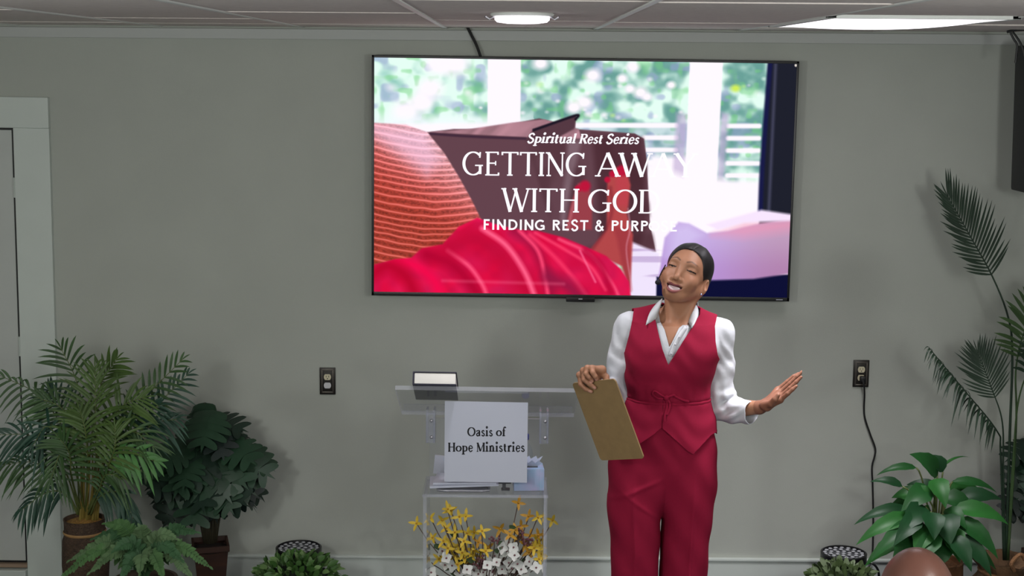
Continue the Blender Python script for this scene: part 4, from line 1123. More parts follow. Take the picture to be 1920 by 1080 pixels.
# ---- vest, cut with the neckline, armholes and pointed hem seen in the picture
def f_vest(p):
    d = f_torso(p, .007)
    k = np.sin(p[:, 2] * 70 + p[:, 0] * 40 + 2 * np.sin(p[:, 0] * 30)) * .0016
    bl = np.exp(-((p[:, 2] - W(1250, 735)[2]) / .035) ** 2) * np.sin(p[:, 0] * 170) * .0018      # gathers at the tied belt
    wst = np.exp(-((p[:, 2] - W(1250, 745)[2]) / .007) ** 2) * .0035                             # drawn in under the belt
    fl = np.clip(W(1250, 750)[2] - p[:, 2], 0, .2) * .06                                        # flares a little below it
    return d + k + bl + wst - fl
vv_, vf = isosurface(f_vest, (W(1140, 700)[0] - .03, YW - .22, W(1250, 880)[2]), (W(1370, 700)[0], YW + .17, W(1270, 560)[2]), .003)
pv = project(vv_); front = vv_[:, 1] < YW + .02
vpoly = [(1191, 560), (1350, 560), (1343, 600), (1340, 612), (1341, 640), (1345, 665), (1360, 700), (1360, 800), (1333, 816), (1300, 852), (1290, 846), (1245, 806), (1240, 803), (1222, 818), (1200, 832), (1160, 842), (1140, 830), (1140, 700), (1172, 660), (1180, 630), (1186, 600)]
outer = poly_sd(pv, vpoly)
vneck = poly_sd(pv, [(1229, 560), (1314, 560), (1312, 590), (1296, 616), (1272, 654), (1253, 685), (1242, 655), (1232, 615), (1226, 588)])
dfront = np.maximum(outer, -vneck)
slit = np.where(pv[:, 1] > 752, .6 - np.abs(pv[:, 0] - (1243 - (pv[:, 1] - 750) * .03)), -5)
dfront = np.maximum(dfront, slit)
zb = W(1250, 815)[2]
dback = np.maximum(np.maximum(pv[:, 1] * 0 - 50, (1186 - pv[:, 0]) * (vv_[:, 2] > W(1250, 660)[2]) - 1), np.maximum((pv[:, 0] - 1341) * (vv_[:, 2] > W(1250, 660)[2]) - 1, (zb - vv_[:, 2]) * 500))
dback = np.maximum(dback, (.058 - np.linalg.norm((vv_ - NB) * np.array((1, 1, .3)), axis=1)) * 500)
vv_, vf = clip_mesh(vv_, vf, np.where(front, dfront, dback) / 500)
vest = put('vest', np_mesh('vest', vv_, vf, M_vest), woman)
thicken(vest, .004, 0)

# ---- trousers: two wide pressed legs
lr = [(905, 1139, 1240), (940, 1138, 1239), (1013, 1144, 1236.5), (1080, 1145, 1231.5), (1160, 1149, 1229), (1290, 1152, 1226)]
rr = [(905, 1236, 1345), (940, 1238, 1340), (1013, 1239.5, 1330), (1080, 1237, 1327), (1160, 1240, 1322), (1290, 1244, 1318)]
def leg_f(rows_):
    z = [W((a + b) / 2, y)[2] for y, a, b in rows_]
    return smooth_table(z, [(W(a, y)[0] + W(b, y)[0]) / 2 for y, a, b in rows_]), smooth_table(z, [(W(b, y)[0] - W(a, y)[0]) / 2 for y, a, b in rows_]), z[0], z[-1]
LEG = [leg_f(lr), leg_f(rr)]
ZH = .035
def f_trousers(p):
    hip = np.maximum(f_torso(p, .003), p[:, 2] - W(1250, 760)[2])
    L2 = []
    for (c, a, z0, z1), yo, cr in zip(LEG, (-.012, .010), (-.10, .10)):
        z = np.clip(p[:, 2], z1, z0)
        aa = a(z); bb = np.interp(z, (0, .5, .95), (.098, .104, .118))
        x, y = (p[:, 0] - c(z)) / aa, (p[:, 1] - YW - yo) / bb
        k = (np.abs(x) ** 2.2 + np.abs(y) ** 2.2 + 1e-9) ** (1 / 2.2)
        e = (k - 1) * np.minimum(aa, bb) * .95
        e = e - .009 * np.exp(-(np.abs(p[:, 0] - c(z) - cr * aa) / .011) ** 1.3) * (p[:, 1] < YW)
        L2.append(e)
    lg = np.maximum(u(L2[0], L2[1], .004), ZH - p[:, 2])
    w = np.clip((p[:, 2] - W(1240, 985)[2]) / (W(1240, 850)[2] - W(1240, 985)[2]), 0, 1); w = w * w * (3 - 2 * w)
    # pull lines from the hip of the bent knee, soft breaks lower down
    d1 = (p[:, 2] - W(1200, 900)[2]) - .45 * (p[:, 0] - W(1200, 900)[0]); d2 = (p[:, 2] - W(1185, 925)[2]) + .75 * (p[:, 0] - W(1185, 925)[0])
    near = np.exp(-((p[:, 0] - W(1190, 900)[0]) / .08) ** 2) * (p[:, 1] < YW)
    f_ = -.005 * near * (np.exp(-(d1 / .010) ** 2) * (p[:, 0] < W(1240, 900)[0]) + .8 * np.exp(-(d2 / .010) ** 2) * np.exp(-((p[:, 2] - W(1190, 940)[2]) / .07) ** 2))
    f_ = f_ + .0018 * np.sin(p[:, 2] * 38 + p[:, 0] * 55) + .0014 * np.sin(p[:, 2] * 21 - p[:, 0] * 48 + 2)
    return hip * w + lg * (1 - w) + f_
qv, qf = isosurface(f_trousers, (W(1120, 900)[0] - .03, YW - .2, 0.0), (W(1370, 900)[0] + .02, YW + .2, W(1250, 740)[2]), .004)
put('trousers', np_mesh('trousers', qv, qf, M_vest), woman)

# ---- collar, placket, buttons, tied belt: laid on the cloth where the picture shows them
bm_ = bmesh.new(); bm_.from_mesh(vest.data); BV_vest = BVHTree.FromBMesh(bm_); bm_.free()
bm_ = bmesh.new(); bm_.from_mesh(shirt.data); BV_shirt = BVHTree.FromBMesh(bm_); bm_.free()
def on(bvh, px, py, off, fallback=-.10):
    h = bvh.ray_cast(EYE, ray(px, py).normalized())
    q = h[0] if h[0] is not None and h[0].y < YW + .01 else P(px, py, YW + fallback)
    return q - ray(px, py).normalized() * off
M_collar = mat('collar cloth', rgb(200, 203, 208), 0.7)
D_FB = -.062
def wing(A, B, C, D, E, name):
    A = Vector(W(*A[:2], A[2])); B = on(BV_vest, *B, .013); C = on(BV_vest, *C, .012); D = on(BV_shirt, *D, .014, D_FB); E = Vector(W(*E[:2], E[2]))
    n = 8; vs, fs = [], []
    for i in range(n + 1):                         # outer edge A-B-C against inner edge A-E-D, bowed a little off the cloth
        t = i / n
        o_ = bez(A, B * 1.5 - (A + C) * .25, C, n + 1)[i]; k_ = bez(A + (E - A) * .25, E, D, n + 1)[i]
        for j in range(5):
            f_ = j / 4; q = o_.lerp(k_, f_); q = q + Vector((0, -.011 * math.sin(PI * f_) * math.sin(PI * min(1, t + .1)), 0)); vs.append(q)
    for i in range(n):
        for j in range(4): fs.append((i * 5 + j, i * 5 + j + 1, i * 5 + j + 6, i * 5 + j + 5))
    o = MB().add(vs, fs).build(name, M_collar, woman, angle=None)
    return thicken(o, .004, 0)
wing((1242, 560, .012), (1219, 582), (1211, 609.5), (1231, 598), (1236, 581, -.045), 'collar_wing')
wing((1301, 568, .012), (1312.5, 586), (1297, 615), (1290, 603), (1297.5, 588, -.045), 'collar_wing')
cb_ = MB(); pts = []
for i in range(25):
    a = PI * (.0 + 1.0 * i / 24)
    pts.append(Vector((NB[0] + .072 * math.cos(a) + .002, NB[1] + .002 + .068 * math.sin(a) * (1 if math.sin(a) > 0 else 1), NB[2] + .03)))
vs = []; fs = []
for i, p in enumerate(pts):
    vs += [p, p + Vector((0, 0, .035)), p + Vector(((p.x - NB[0]) * .12, (p.y - NB[1]) * .12, -.012))]
for i in range(24): fs += [(3 * i, 3 * i + 1, 3 * i + 4, 3 * i + 3), (3 * i + 1, 3 * i + 2, 3 * i + 5, 3 * i + 4)]
cb_.add(vs, fs); thicken(cb_.build('collar_band', M_collar, woman, angle=None), .003, 0)
def strip(pts, w, off, name, m, bvh, thick=.003):
    q = [on(bvh, x, y, off) for x, y in crv(pts, 16)]
    mm = MB(); vs = []
    for i, p in enumerate(q):
        t = (q[min(i + 1, 15)] - q[max(i - 1, 0)]).normalized(); v = t.cross(Vector((0, 1, 0.15))).normalized() * w / 2
        vs += [p + v, p - v]
    mm.add(vs, [(2 * i, 2 * i + 1, 2 * i + 3, 2 * i + 2) for i in range(15)])
    return thicken(mm.build(name, m, woman, angle=None), thick, 0)
strip([(1286, 613), (1276, 628), (1266, 646), (1257, 668)], .017, .004, 'placket', M_collar, BV_shirt)
for (x, y) in ((1274, 632), (1266, 646), (1259, 663)): MB().sphere(on(BV_shirt, x, y, .009), (.004, .0025, .004), 10, 6).build('button', mat('button', rgb(190, 190, 198), 0.3) if 'button' not in bpy.data.materials else bpy.data.materials['button'], woman)
def cord_on(pts, r, off, name, n=30, flat=1.0):
    q = [on(BV_vest, x, y, off) for x, y in crv(pts, n)]
    return MB().tube(q, r, 8, flat=flat).build(name, M_vest, woman)
bl = MB()
bz_ = W(1250, 746)[2]
q = []
for i in range(60):
    a = 2 * PI * i / 59
    h_ = BV_vest.ray_cast(Vector((t_c(bz_), YW, bz_)), Vector((math.cos(a), math.sin(a), 0)))
    p = h_[0] if h_[0] is not None else Vector((t_c(bz_) + .16 * math.cos(a), YW + .11 * math.sin(a), bz_))
    q.append(p + Vector((math.cos(a), math.sin(a), 0)) * .003)
bl.tube(q, .0062, 8, cap=False); bl.build('belt', M_vest, woman)
cord_on([(1250, 746), (1240, 741), (1228, 733), (1224, 739), (1232, 746), (1243, 748)], .0042, .006, 'belt_bow')
cord_on([(1250, 746), (1262, 741), (1268, 744), (1280, 750), (1292, 753)], .005, .006, 'belt_bow')
cord_on([(1250, 746), (1251, 762), (1247, 778), (1246, 790)], .0048, .005, 'belt_end')
cord_on([(1251, 747), (1256, 758), (1254, 770), (1250, 778)], .0048, .006, 'belt_end')
MB().sphere(on(BV_vest, 1250, 746, .006), (.011, .008, .010), 12, 8).build('belt_knot', M_vest, woman)
# shoes
for x in (1190, 1281):
    c = P(x, 1290, YW)
    MB().sphere((c.x, YW - .06, .03), (.042, .115, .034), 16, 10).box((c.x, YW + .035, .02), (.02, .02, .04), bev=.003).build('shoe', mat('dark shoe', rgb(40, 18, 24), 0.3), woman)

# ---- the clipboard she holds
M_board = mat('brown hardboard', rgb(146, 120, 82), 0.55, var=.08, scale=30)
cbm = MB()
rc = .012; wv, hv2 = np.linalg.norm(CB[1] - CB[0]), np.linalg.norm(CB[0] - CB[3]); O_ = CB[3]
pts = []
for (cx, cy, a0) in ((wv - rc, hv2 - rc, 0), (rc, hv2 - rc, 90), (rc, rc, 180), (wv - rc, rc, 270)):
    for k in range(7):
        a = math.radians(a0 + 15 * k); pts.append(Vector(O_ + cb_u * (cx + rc * math.cos(a)) + cb_v * (cy + rc * math.sin(a)) + cb_n * .002))
cbm.prism(pts, Vector(-cb_n * .005))
cl = empty('clipboard', Vector(CB[3] * .5 + CB[2] * .5), 'brown clipboard held up in front of her by one hand', 'clipboard')
cbm.build('board', M_board, cl, smooth=False)
cm2 = MB(); Rb = Matrix((Vector(cb_u), Vector(cb_v), Vector(cb_n))).transposed()
cm2.box(O_ + cb_u * wv * .5 + cb_v * .03 - cb_n * .011, (.11, .035, .012), Rb, .003)
cm2.build('clip', mat('clip steel', rgb(170, 170, 176), 0.3, .9), cl)
ppm = MB().box(O_ + cb_u * wv * .5 + cb_v * (hv2 * .42) - cb_n * .0042, (wv * .92, hv2 * .68, .002), Rb); ppm.build('paper', M_paper, cl)

# ---- headset microphone
hm = empty('headset_microphone', Vector(HP(-.06, -.07, -.06)), 'thin black headset microphone beside her mouth', 'microphone')
mp = [HP(-.083, .012, .015), HP(-.082, -.005, -.02), HP(-.073, -.035, -.052), HP(-.060, -.075, -.070), HP(-.055, -.094, -.077)]
MB().tube(spline(mp, 24), .0022, 6).build('boom', M_cable, hm)
MB().sphere(HP(-.054, -.098, -.078), (.0105, .0125, .0090), 14, 10).build('foam', mat('black foam', rgb(22, 22, 30), 0.95), hm)
# ================================================================== plants
def leafmat(name, c, rough=.5, v=.25, spec=.3): return mat(name, rgb(*c), rough, var=v, scale=9, spec=spec)
M_palm = [leafmat('palm green', (54, 82, 44)), leafmat('palm olive green', (68, 92, 42)), leafmat('palm blue green', (40, 70, 56))]
M_palml = leafmat('palm light green', (70, 118, 60))
M_stem = mat('palm stem', rgb(88, 100, 50), .55, var=.2, scale=8)
M_mon = [leafmat('split leaf dark green', (30, 48, 38), .45), leafmat('split leaf green', (40, 66, 48), .4), leafmat('split leaf deep green', (24, 38, 34), .45)]
M_fern = [leafmat('fern green', (72, 106, 62), .6), leafmat('fern grey green', (84, 110, 74), .6), leafmat('fern deep green', (54, 88, 56), .6)]
M_lily = [leafmat('lily leaf green', (27, 70, 31), .42, .2, .2), leafmat('lily leaf deep green', (22, 56, 30), .42, .2, .2), leafmat('lily leaf bright green', (34, 84, 34), .42, .2, .2)]
M_dpalm = [leafmat('dark palm green', (34, 52, 38), .5), leafmat('dark palm olive', (56, 78, 44), .5)]
M_soil = mat('moss', rgb(150, 112, 52), .9, var=.5, scale=120, bump=.8, bscale=150)

def blade(mb, base, d, up, L, w, droop=.25, n=5, fold=.25, sway=0.0):
    d = d.normalized(); side = d.cross(up)
    side = side.normalized() if side.length > 1e-5 else d.orthogonal().normalized(); nrm = side.cross(d)
    vs, fs = [], []
    for i in range(n + 1):
        t = i / n; c = base + d * (L * t) + Vector((0, 0, -1)) * (droop * L * t * t) + side * (sway * L * t * t)
        h = w * .5 * (math.sin(PI * min(1, .12 + .88 * t)) ** .75 if i < n else .02)
        e = nrm * (h * fold)
        vs += [c + side * h + e, c, c - side * h + e]
    for i in range(n):
        for j in (0, 1): fs.append((3 * i + j, 3 * i + j + 1, 3 * i + j + 4, 3 * i + j + 3))
    mb.add(vs, fs)

def frond(name, path, mats, parent, n=16, L=.15, w=.017, up=Vector((0, -1, .4)), a0=72, a1=28, r=.004, start=.25, droop=.25, prof=lambda t: math.sin(PI * (.18 + .72 * t)) ** .8, rnd=None, sides=(1, -1), lscale=(1, 1), reg=1.0):
    rnd = rnd or random.Random(1)
    q = spline(path, 30); mb = MB(); k = len(q)
    mb.mi = 1; mb.tube(q, [r * (1 - .75 * i / (k - 1)) for i in range(k)], 5); mb.mi = 0
    for i in range(n):
        t = start + (1 - start) * (i + .5) / n; f = t * (k - 1); j = min(int(f), k - 2)
        p = q[j].lerp(q[j + 1], f - j); tg = (q[j + 1] - q[j]).normalized(); sd = tg.cross(up).normalized()
        s = (t - start) / (1 - start); A = math.radians(a0 + (a1 - a0) * s)
        for sg, ls in zip(sides, lscale):
            a = A * (1 + reg * rnd.uniform(-.12, .12))
            d = tg * math.cos(a) + sd * (sg * math.sin(a)) + up * (reg * rnd.uniform(-.15, .25))
            blade(mb, p, d, up, L * prof(s) * ls * rnd.uniform(.85, 1.12), w * (.7 + .5 * prof(s)), droop * rnd.uniform(.6, 1.5))
    blade(mb, q[-1], (q[-1] - q[-3]), up, L * .35, w * .6, droop)
    return mb.build(name, mats, parent, angle=None)

# ---- the palm at the left
YP = -.66
rnd = random.Random(11)
pb = P(158, 972, YP)
palm = empty('potted_palm', (pb.x, YP, 0), 'feathery green palm in a brown woven pot beside the white door', 'plant')
zr = P(158, 985, YP - .1).z
pr = (P(196, 980, YP).x - P(119, 980, YP).x) / 2
M_wick = mat('brown wicker', rgb(74, 56, 42), .7, var=.35, scale=90, bump=.8, bscale=160)
def ribs(a, z): return 1 + .012 * math.sin(a * 40) * math.sin(z * 260)
MB().lathe([(pr * .72, 0.0), (pr * .86, .06), (pr * 1.05, .2), (pr * 1.12, .28), (pr * 1.06, zr - .09), (pr * .97, zr - .07), (pr * .97, zr - .01), (pr, zr), (pr * .93, zr), (pr * .9, zr - .02)], (pb.x, YP, 0), 72, close=False, wob=ribs).build('pot', M_wick, palm)
bd = MB()
bd.lathe([(pr * 1.0, zr - .062), (pr * 1.03, zr - .056), (pr * 1.0, zr - .05)], (pb.x, YP, 0), 48, close=False); bd.build('band', mat('straw band', rgb(160, 124, 78), .7), palm)
MB().lathe([(pr * .92, zr - .018), (pr * .6, zr - .006), (.001, zr + .002)], (pb.x, YP, 0), 40, close=False).build('moss', M_soil, palm)
def pp(x, y, d=0.0): return P(x, y, YP + d)
FR = [  # path points (pixel, pixel, depth offset), leaflet length in px, material, extra
    ([(176, 965, 0), (180, 880, -.10), (179, 780, -.16), (178, 690, -.12)], 100, 1, dict(up=Vector((0, -1, .15)), n=20, start=.3, a0=80, a1=20)),
    ([(160, 965, 0), (164, 830, .06), (145, 720, .08), (114, 652, .06)], 78, 0, dict(n=9, start=.55)),
    ([(150, 965, 0), (138, 850, 0), (80, 748, -.03), (-8, 700, -.05)], 58, 0, dict(n=13, start=.45, up=Vector((.3, -1, .3)), droop=.6)),
    ([(172, 965, 0), (205, 830, .02), (268, 750, .0), (342, 674, .0)], 62, 0, dict(n=13, start=.45)),
    ([(175, 965, 0), (215, 850, -.02), (285, 770, 0), (354, 700, .02)], 60, 2, dict(n=14, start=.42, droop=.3)),
    ([(178, 965, 0), (225, 870, -.02), (280, 800, -.04), (335, 785, -.05)], 62, 2, dict(n=12, start=.4, droop=.5)),
    ([(150, 965, 0), (120, 880, -.08), (65, 820, -.14), (-5, 815, -.18)], 66, 2, dict(n=12, start=.4, droop=.35)),
    ([(148, 965, 0), (115, 905, -.05), (65, 868, -.1), (5, 872, -.12)], 66, 0, dict(n=12, start=.35, droop=.6)),
    ([(146, 965, 0), (120, 925, .0), (85, 925, -.04), (38, 958, -.06)], 52, 2, dict(n=11, start=.3, droop=.75, w=.013)),
    ([(165, 965, -.02), (190, 900, -.14), (225, 850, -.2), (296, 866, -.22)], 52, 3, dict(n=8, start=.5, droop=.45, w=.018)),
    ([(170, 965, -.03), (188, 930, -.12), (225, 925, -.18), (252, 975, -.2)], 42, 2, dict(n=14, start=.25, droop=.8, w=.016)),
    ([(156, 965, 0), (150, 840, -.06), (120, 770, -.1), (70, 745, -.12)], 74, 0, dict(n=13, start=.35)),
    ([(168, 965, 0), (190, 830, -.06), (225, 765, -.1), (270, 745, -.12)], 80, 1, dict(n=13, start=.35)),
    ([(160, 965, 0), (172, 820, .0), (190, 720, .02), (220, 672, .0)], 70, 1, dict(n=11, start=.5, a0=50)),
    ([(150, 965, 0), (125, 860, -.1), (90, 800, -.16), (60, 838, -.2)], 70, 2, dict(n=12, start=.35, droop=.6)),
    ([(160, 965, 0), (140, 880, -.12), (115, 850, -.2), (95, 900, -.26)], 66, 0, dict(n=11, start=.35, droop=.7)),
    ([(172, 965, 0), (200, 860, -.1), (245, 810, -.16), (290, 840, -.18)], 70, 0, dict(n=12, start=.35, droop=.5)),
    ([(165, 965, 0), (160, 850, .08), (120, 770, .16), (90, 730, .18)], 70, 2, dict(n=12, start=.4)),
    ([(165, 965, 0), (195, 850, -.03), (240, 790, -.06), (300, 760, -.08)], 66, 2, dict(n=13, start=.4)),
    ([(160, 965, 0), (165, 880, -.14), (160, 810, -.22), (150, 770, -.2)], 74, 1, dict(n=14, start=.35, up=Vector((0, -1, .2)))),
    ([(160, 965, 0), (195, 890, -.16), (215, 840, -.22), (215, 800, -.2)], 70, 1, dict(n=12, start=.35)),
    ([(155, 965, 0), (135, 900, -.14), (130, 850, -.22), (110, 820, -.24)], 70, 0, dict(n=12, start=.3)),
    ([(165, 965, 0), (185, 920, -.14), (200, 890, -.2), (240, 900, -.2)], 60, 0, dict(n=11, start=.3, droop=.6)),
]
for path, L, m, kw in FR:
    mm = (M_palm + [M_palml])[m]
    w = kw.pop('w', .0108)
    frond('frond', [pp(*p) for p in path], [mm, M_stem], palm, L=L * .00222, w=w, rnd=rnd, r=.0045, **kw)
for k in range(9):
    a = rnd.uniform(-1, 1)
    MB().tube(bez(pp(150 + k * 4, 975, -.02 + .01 * (k % 3)), pp(155 + k * 4, 930, -.03), pp(150 + k * 6 + a * 8, 850, -.04), 10), [.006 - .0003 * i for i in range(10)], 6).build('stalk', mat('golden stalk', rgb(128, 112, 52), .55) if k == 0 else bpy.data.materials['golden stalk'], palm)

# ---- leaf with deep splits
def split_leaf(mb, base, d, nrm, L, W_, lobes=5, droop=.25):
    d = d.normalized(); side = d.cross(nrm).normalized(); nrm = side.cross(d)
    def pt(u, v): return base + d * (L * u) + side * (W_ * v) - nrm * (L * (droop * u * u + .32 * abs(v) * abs(v))) + nrm * (.05 * L * abs(v))
    half = lambda u: .5 * math.sin(PI * (.10 + .84 * u)) ** .65
    for s in (1, -1):
        for k in range(lobes):
            u0, u1 = k / lobes, (k + 1) / lobes; um = (u0 + u1) / 2; sl = .22
            vs = []
            for (v, g) in ((0, 0), (.5, .0), (.82, .10), (1.0, .30)):
                lo, hi = u0 + (u1 - u0) * g, u1 - (u1 - u0) * g * .8
                h = half(um) * v
                vs += [pt(lo * .94 + sl * v * .6 - .06 * (k == 0) * v, s * h), pt((lo + hi) / 2 * .94 + sl * v * .66, s * h * 1.03), pt(hi * .94 + sl * v * .6, s * h)]
            mb.add(vs, [(3 * i + j, 3 * i + j + 1, 3 * i + j + 4, 3 * i + j + 3) for i in range(3) for j in range(2)])
    mb.add([pt(.86, .06), pt(1.12, 0), pt(.86, -.06)], [(0, 1, 2)])

def split_plant(name, label, cpx, cpy, rx, ry, Yc, n, leaf, potpx, pot_half, rim_y, seed, pot_mat, extra=()):
    rnd = random.Random(seed)
    C_ = P(cpx, cpy, Yc); sx = (P(cpx + 1, cpy, Yc) - C_).length
    root = P(potpx, rim_y, Yc)
    t = empty(name, (root.x, Yc, 0), label, 'plant')
    z = root.z - .01; ph = pot_half * sx
    vs = []; pm = MB()
    prof = [(ph * .68, 0), (ph * .95, z - .03), (ph * 1.04, z - .025), (ph * 1.04, z), (ph * .92, z), (ph * .9, z - .02)]
    pm.lathe([(r * 1.1, zz) for r, zz in prof], (root.x, Yc, 0), 4 if pot_mat[1] else 40, close=False)
    if pot_mat[1]:
        rot = Matrix.Rotation(PI / 4 + .25, 3, 'Z'); pm.v = [tuple(rot @ (Vector(v) - Vector((root.x, Yc, 0))) * 1.0 + Vector((root.x, Yc, 0))) for v in pm.v]
    pot = pm.build('pot', pot_mat[0], t, smooth=not pot_mat[1])
    MB().lathe([(ph * .85, z - .03), (.001, z - .02)], (root.x, Yc, 0), 24, close=False).build('soil', mat('dark soil', rgb(40, 32, 26), .95, var=.4, scale=90), t)
    pts = []
    for k in range(n):
        f = (k + .5) / n; ph_ = math.acos(1 - 1.75 * f); th = k * 2.39996
        v = Vector((math.sin(ph_) * math.cos(th), math.sin(ph_) * math.sin(th), math.cos(ph_)))
        if v.y > .55 and v.z < .5: v.y *= -1
        pts.append(v)
    for k, v in enumerate(pts):
        rr = rnd.uniform(.55, 1.0)
        p = C_ + Vector((v.x * rx * sx * rr, v.y * min(rx, ry) * sx * .75 * rr, v.z * ry * sx * rr))
        nrm = (v + Vector((0, -.55, .25))).normalized()
        d = (Vector((v.x * 1.1, v.y * .5 - .25, v.z * .25 - .38)) + Vector((rnd.uniform(-.3, .3), rnd.uniform(-.2, .2), rnd.uniform(-.2, .2)))).normalized()
        L = leaf * sx * rnd.uniform(.75, 1.15)
        mb = MB(); split_leaf(mb, p - d * L * .4, d, nrm, L, L * 1.05, rnd.choice((4, 5, 5)))
        mb.mi = 1; b0 = Vector((root.x + v.x * .03, Yc + v.y * .03, z)); mb.tube(bez(b0, Vector((b0.x + v.x * .04, b0.y, p.z - .05)), p - d * L * .4, 8), .0028, 5)
        mb.build('leaf', [rnd.choice(M_mon), mat('petiole', rgb(60, 56, 40), .6) if 'petiole' not in bpy.data.materials else bpy.data.materials['petiole']], t, angle=None)
    return t
M_pot2 = mat('dark brown pot', rgb(52, 34, 28), .45, var=.3, scale=6, stretch=(1, 1, 8), col2=rgb(70, 44, 32))
split_plant('split_leaf_plant', 'bushy dark split-leaf plant in a square brown pot between palm and lectern', 394, 872, 88, 104, -.30, 58, 84, 394, 42, 1012, 5, (M_pot2, True))
split_plant('split_leaf_plant', 'dark split-leaf plant at the far right edge behind the palm stems', 1962, 905, 62, 96, -.28, 34, 70, 1962, 40, 1030, 9, (M_pot2, True))

# ---- fern in front of the two left plants
YFN = -1.02; rnd = random.Random(21)
fb = P(272, 1062, YFN)
fern = empty('fern', (fb.x, YFN, 0), 'light green fern low in front of the palm and the split-leaf plant', 'plant')
hf_ = fb.z - .05
MB().lathe([(.09, 0), (.12, hf_ - .02), (.128, hf_ - .015), (.128, hf_), (.115, hf_), (.112, hf_ - .02), (.001, hf_ - .01)], (fb.x, YFN, 0), 40, close=False).build('pot', mat('fern pot', rgb(70, 56, 46), .6), fern)
for k, (tx, ty, dy) in enumerate(((112, 1084, -.1), (132, 1050, -.04), (176, 1010, .02), (198, 982, .05), (262, 988, .0), (368, 998, .04), (392, 1062, -.04), (360, 1082, -.14), (228, 1082, -.2), (306, 1082, -.22), (330, 1010, -.06), (215, 1032, -.14), (300, 1020, .1), (170, 1072, -.14), (340, 1050, -.14), (240, 1003, .1), (262, 1075, -.25))):
    tip = P(tx, ty, YFN + dy); mid = fb.lerp(tip, .55) + Vector((0, 0, .05 + .25 * abs(tip.x - fb.x) * .5))
    Lr = (tip - fb).length
    frond('frond', [fb + Vector((0, 0, -.06)), fb.lerp(mid, .5) + Vector((0, 0, .015)), mid, tip], [M_fern[k % 3], M_fern[2]], fern, n=int(20 + Lr * 36), L=.058, w=.0185, up=Vector((rnd.uniform(-.25, .25), -.75, 1)), a0=82, a1=62, r=.0028, start=.18, droop=.12, rnd=rnd, prof=lambda t: (1 - t) ** .55 * min(1, .5 + 3 * t))

# ---- small leafy planters in front of the stage lights
def bushy(px, py, rxp, ryp, Yc, n, label, seed, c1, c2):
    rnd = random.Random(seed); C_ = P(px, py, Yc); sx = (P(px + 1, py, Yc) - C_).length
    t = empty('small_planter', (C_.x, Yc, 0), label, 'plant')
    pz = C_.z - .06
    MB().lathe([(rxp * sx * .5, 0), (rxp * sx * .66, pz), (rxp * sx * .6, pz), (.001, pz - .01)], (C_.x, Yc, 0), 40, close=False).build('pot', mat('planter', rgb(50, 44, 40), .6) if 'planter' not in bpy.data.materials else bpy.data.materials['planter'], t)
    mb = MB()
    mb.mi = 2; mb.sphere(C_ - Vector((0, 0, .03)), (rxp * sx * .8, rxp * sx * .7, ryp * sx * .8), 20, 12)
    for k in range(n):
        v = Vector((rnd.gauss(0, 1), rnd.gauss(0, 1), rnd.gauss(0, 1) + .35)).normalized()
        r = rnd.uniform(.72, 1.12)
        p = C_ + Vector((v.x * rxp * sx * r, v.y * rxp * sx * .85 * r, v.z * ryp * sx * r - .02))
        d = (v + Vector((rnd.uniform(-.7, .7), rnd.uniform(-.7, .7), rnd.uniform(-.3, .8)))).normalized()
        mb.mi = rnd.choice((0, 0, 1)); blade(mb, p, d, (v + Vector((0, -.4, .4))).normalized(), rnd.uniform(.032, .056), rnd.uniform(.018, .028), .2, 4, .2)
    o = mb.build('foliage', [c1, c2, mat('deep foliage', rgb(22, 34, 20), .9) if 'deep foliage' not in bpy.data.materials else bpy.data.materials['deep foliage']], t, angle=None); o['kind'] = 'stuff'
Mb1, Mb2 = leafmat('bush green', (58, 92, 42), .45), leafmat('bush light green', (98, 128, 76), .45)
bushy(562, 1078, 72, 40, -.60, 560, 'small green planter with tiny leaves in front of the left stage light', 31, Mb1, Mb2)
Mb3, Mb4 = leafmat('planter olive green', (64, 80, 46), .5), leafmat('planter grey green', (96, 112, 80), .5)
bushy(1578, 1090, 58, 38, -.60, 430, 'small olive planter with tiny leaves in front of the right stage light', 32, Mb3, Mb4)

# ---- peace lily
YL = -.55; rnd = random.Random(41)
lb_ = P(1752, 1050, YL)
lily = empty('peace_lily', (lb_.x, YL, 0), 'broad-leaved glossy green plant behind the bald head at right', 'plant')
rr_ = .12; hz = lb_.z
M_rat = mat('rattan', rgb(120, 78, 44), .7, var=.3, scale=60, stretch=(1, 1, 6), bump=.7, bscale=120)
MB().lathe([(rr_ * .75, 0), (rr_ * 1.05, hz * .5), (rr_, hz), (rr_ * .9, hz), (rr_ * .88, hz - .02), (.001, hz - .015)], (lb_.x, YL, 0), 48, close=False, wob=ribs).build('basket', M_rat, lily)
def broad_leaf(base, tip, w, up, m, par, stem_from=None, bow=.18, fold=.36):
    base, tip = Vector(base), Vector(tip); d = tip - base; L = d.length; d.normalize()
    side = d.cross(up).normalized(); nrm = side.cross(d)
    mb = MB(); n = 10; vs, fs = [], []
    for i in range(n + 1):
        t = i / n; c = base + d * (L * t) + nrm * (bow * L * (4 * t * (1 - t)) * .5) - Vector((0, 0, .16 * L * t ** 3))
        h = w * .5 * (math.sin(PI * t ** .72) ** .85 * (1.12 - .3 * t) if 0 < i < n else .02) * (1 + .05 * math.sin(i * 2.4))
        for v in (-1, -.5, 0, .5, 1): vs.append(c + side * (h * v) + nrm * (h * fold * (abs(v) ** 1.3 * (1 if abs(v) < .9 else .8))))
    for i in range(n):
        for j in range(4): fs.append((5 * i + j, 5 * i + j + 1, 5 * i + j + 6, 5 * i + j + 5))
    mb.add(vs, fs)
    if stem_from is not None:
        mb.mi = 1; mb.tube(bez(stem_from, Vector((base.x * .6 + stem_from.x * .4, base.y, base.z - .02)), base, 8), .0035, 6)
    return mb.build('leaf', [m, M_stem], par, angle=None)
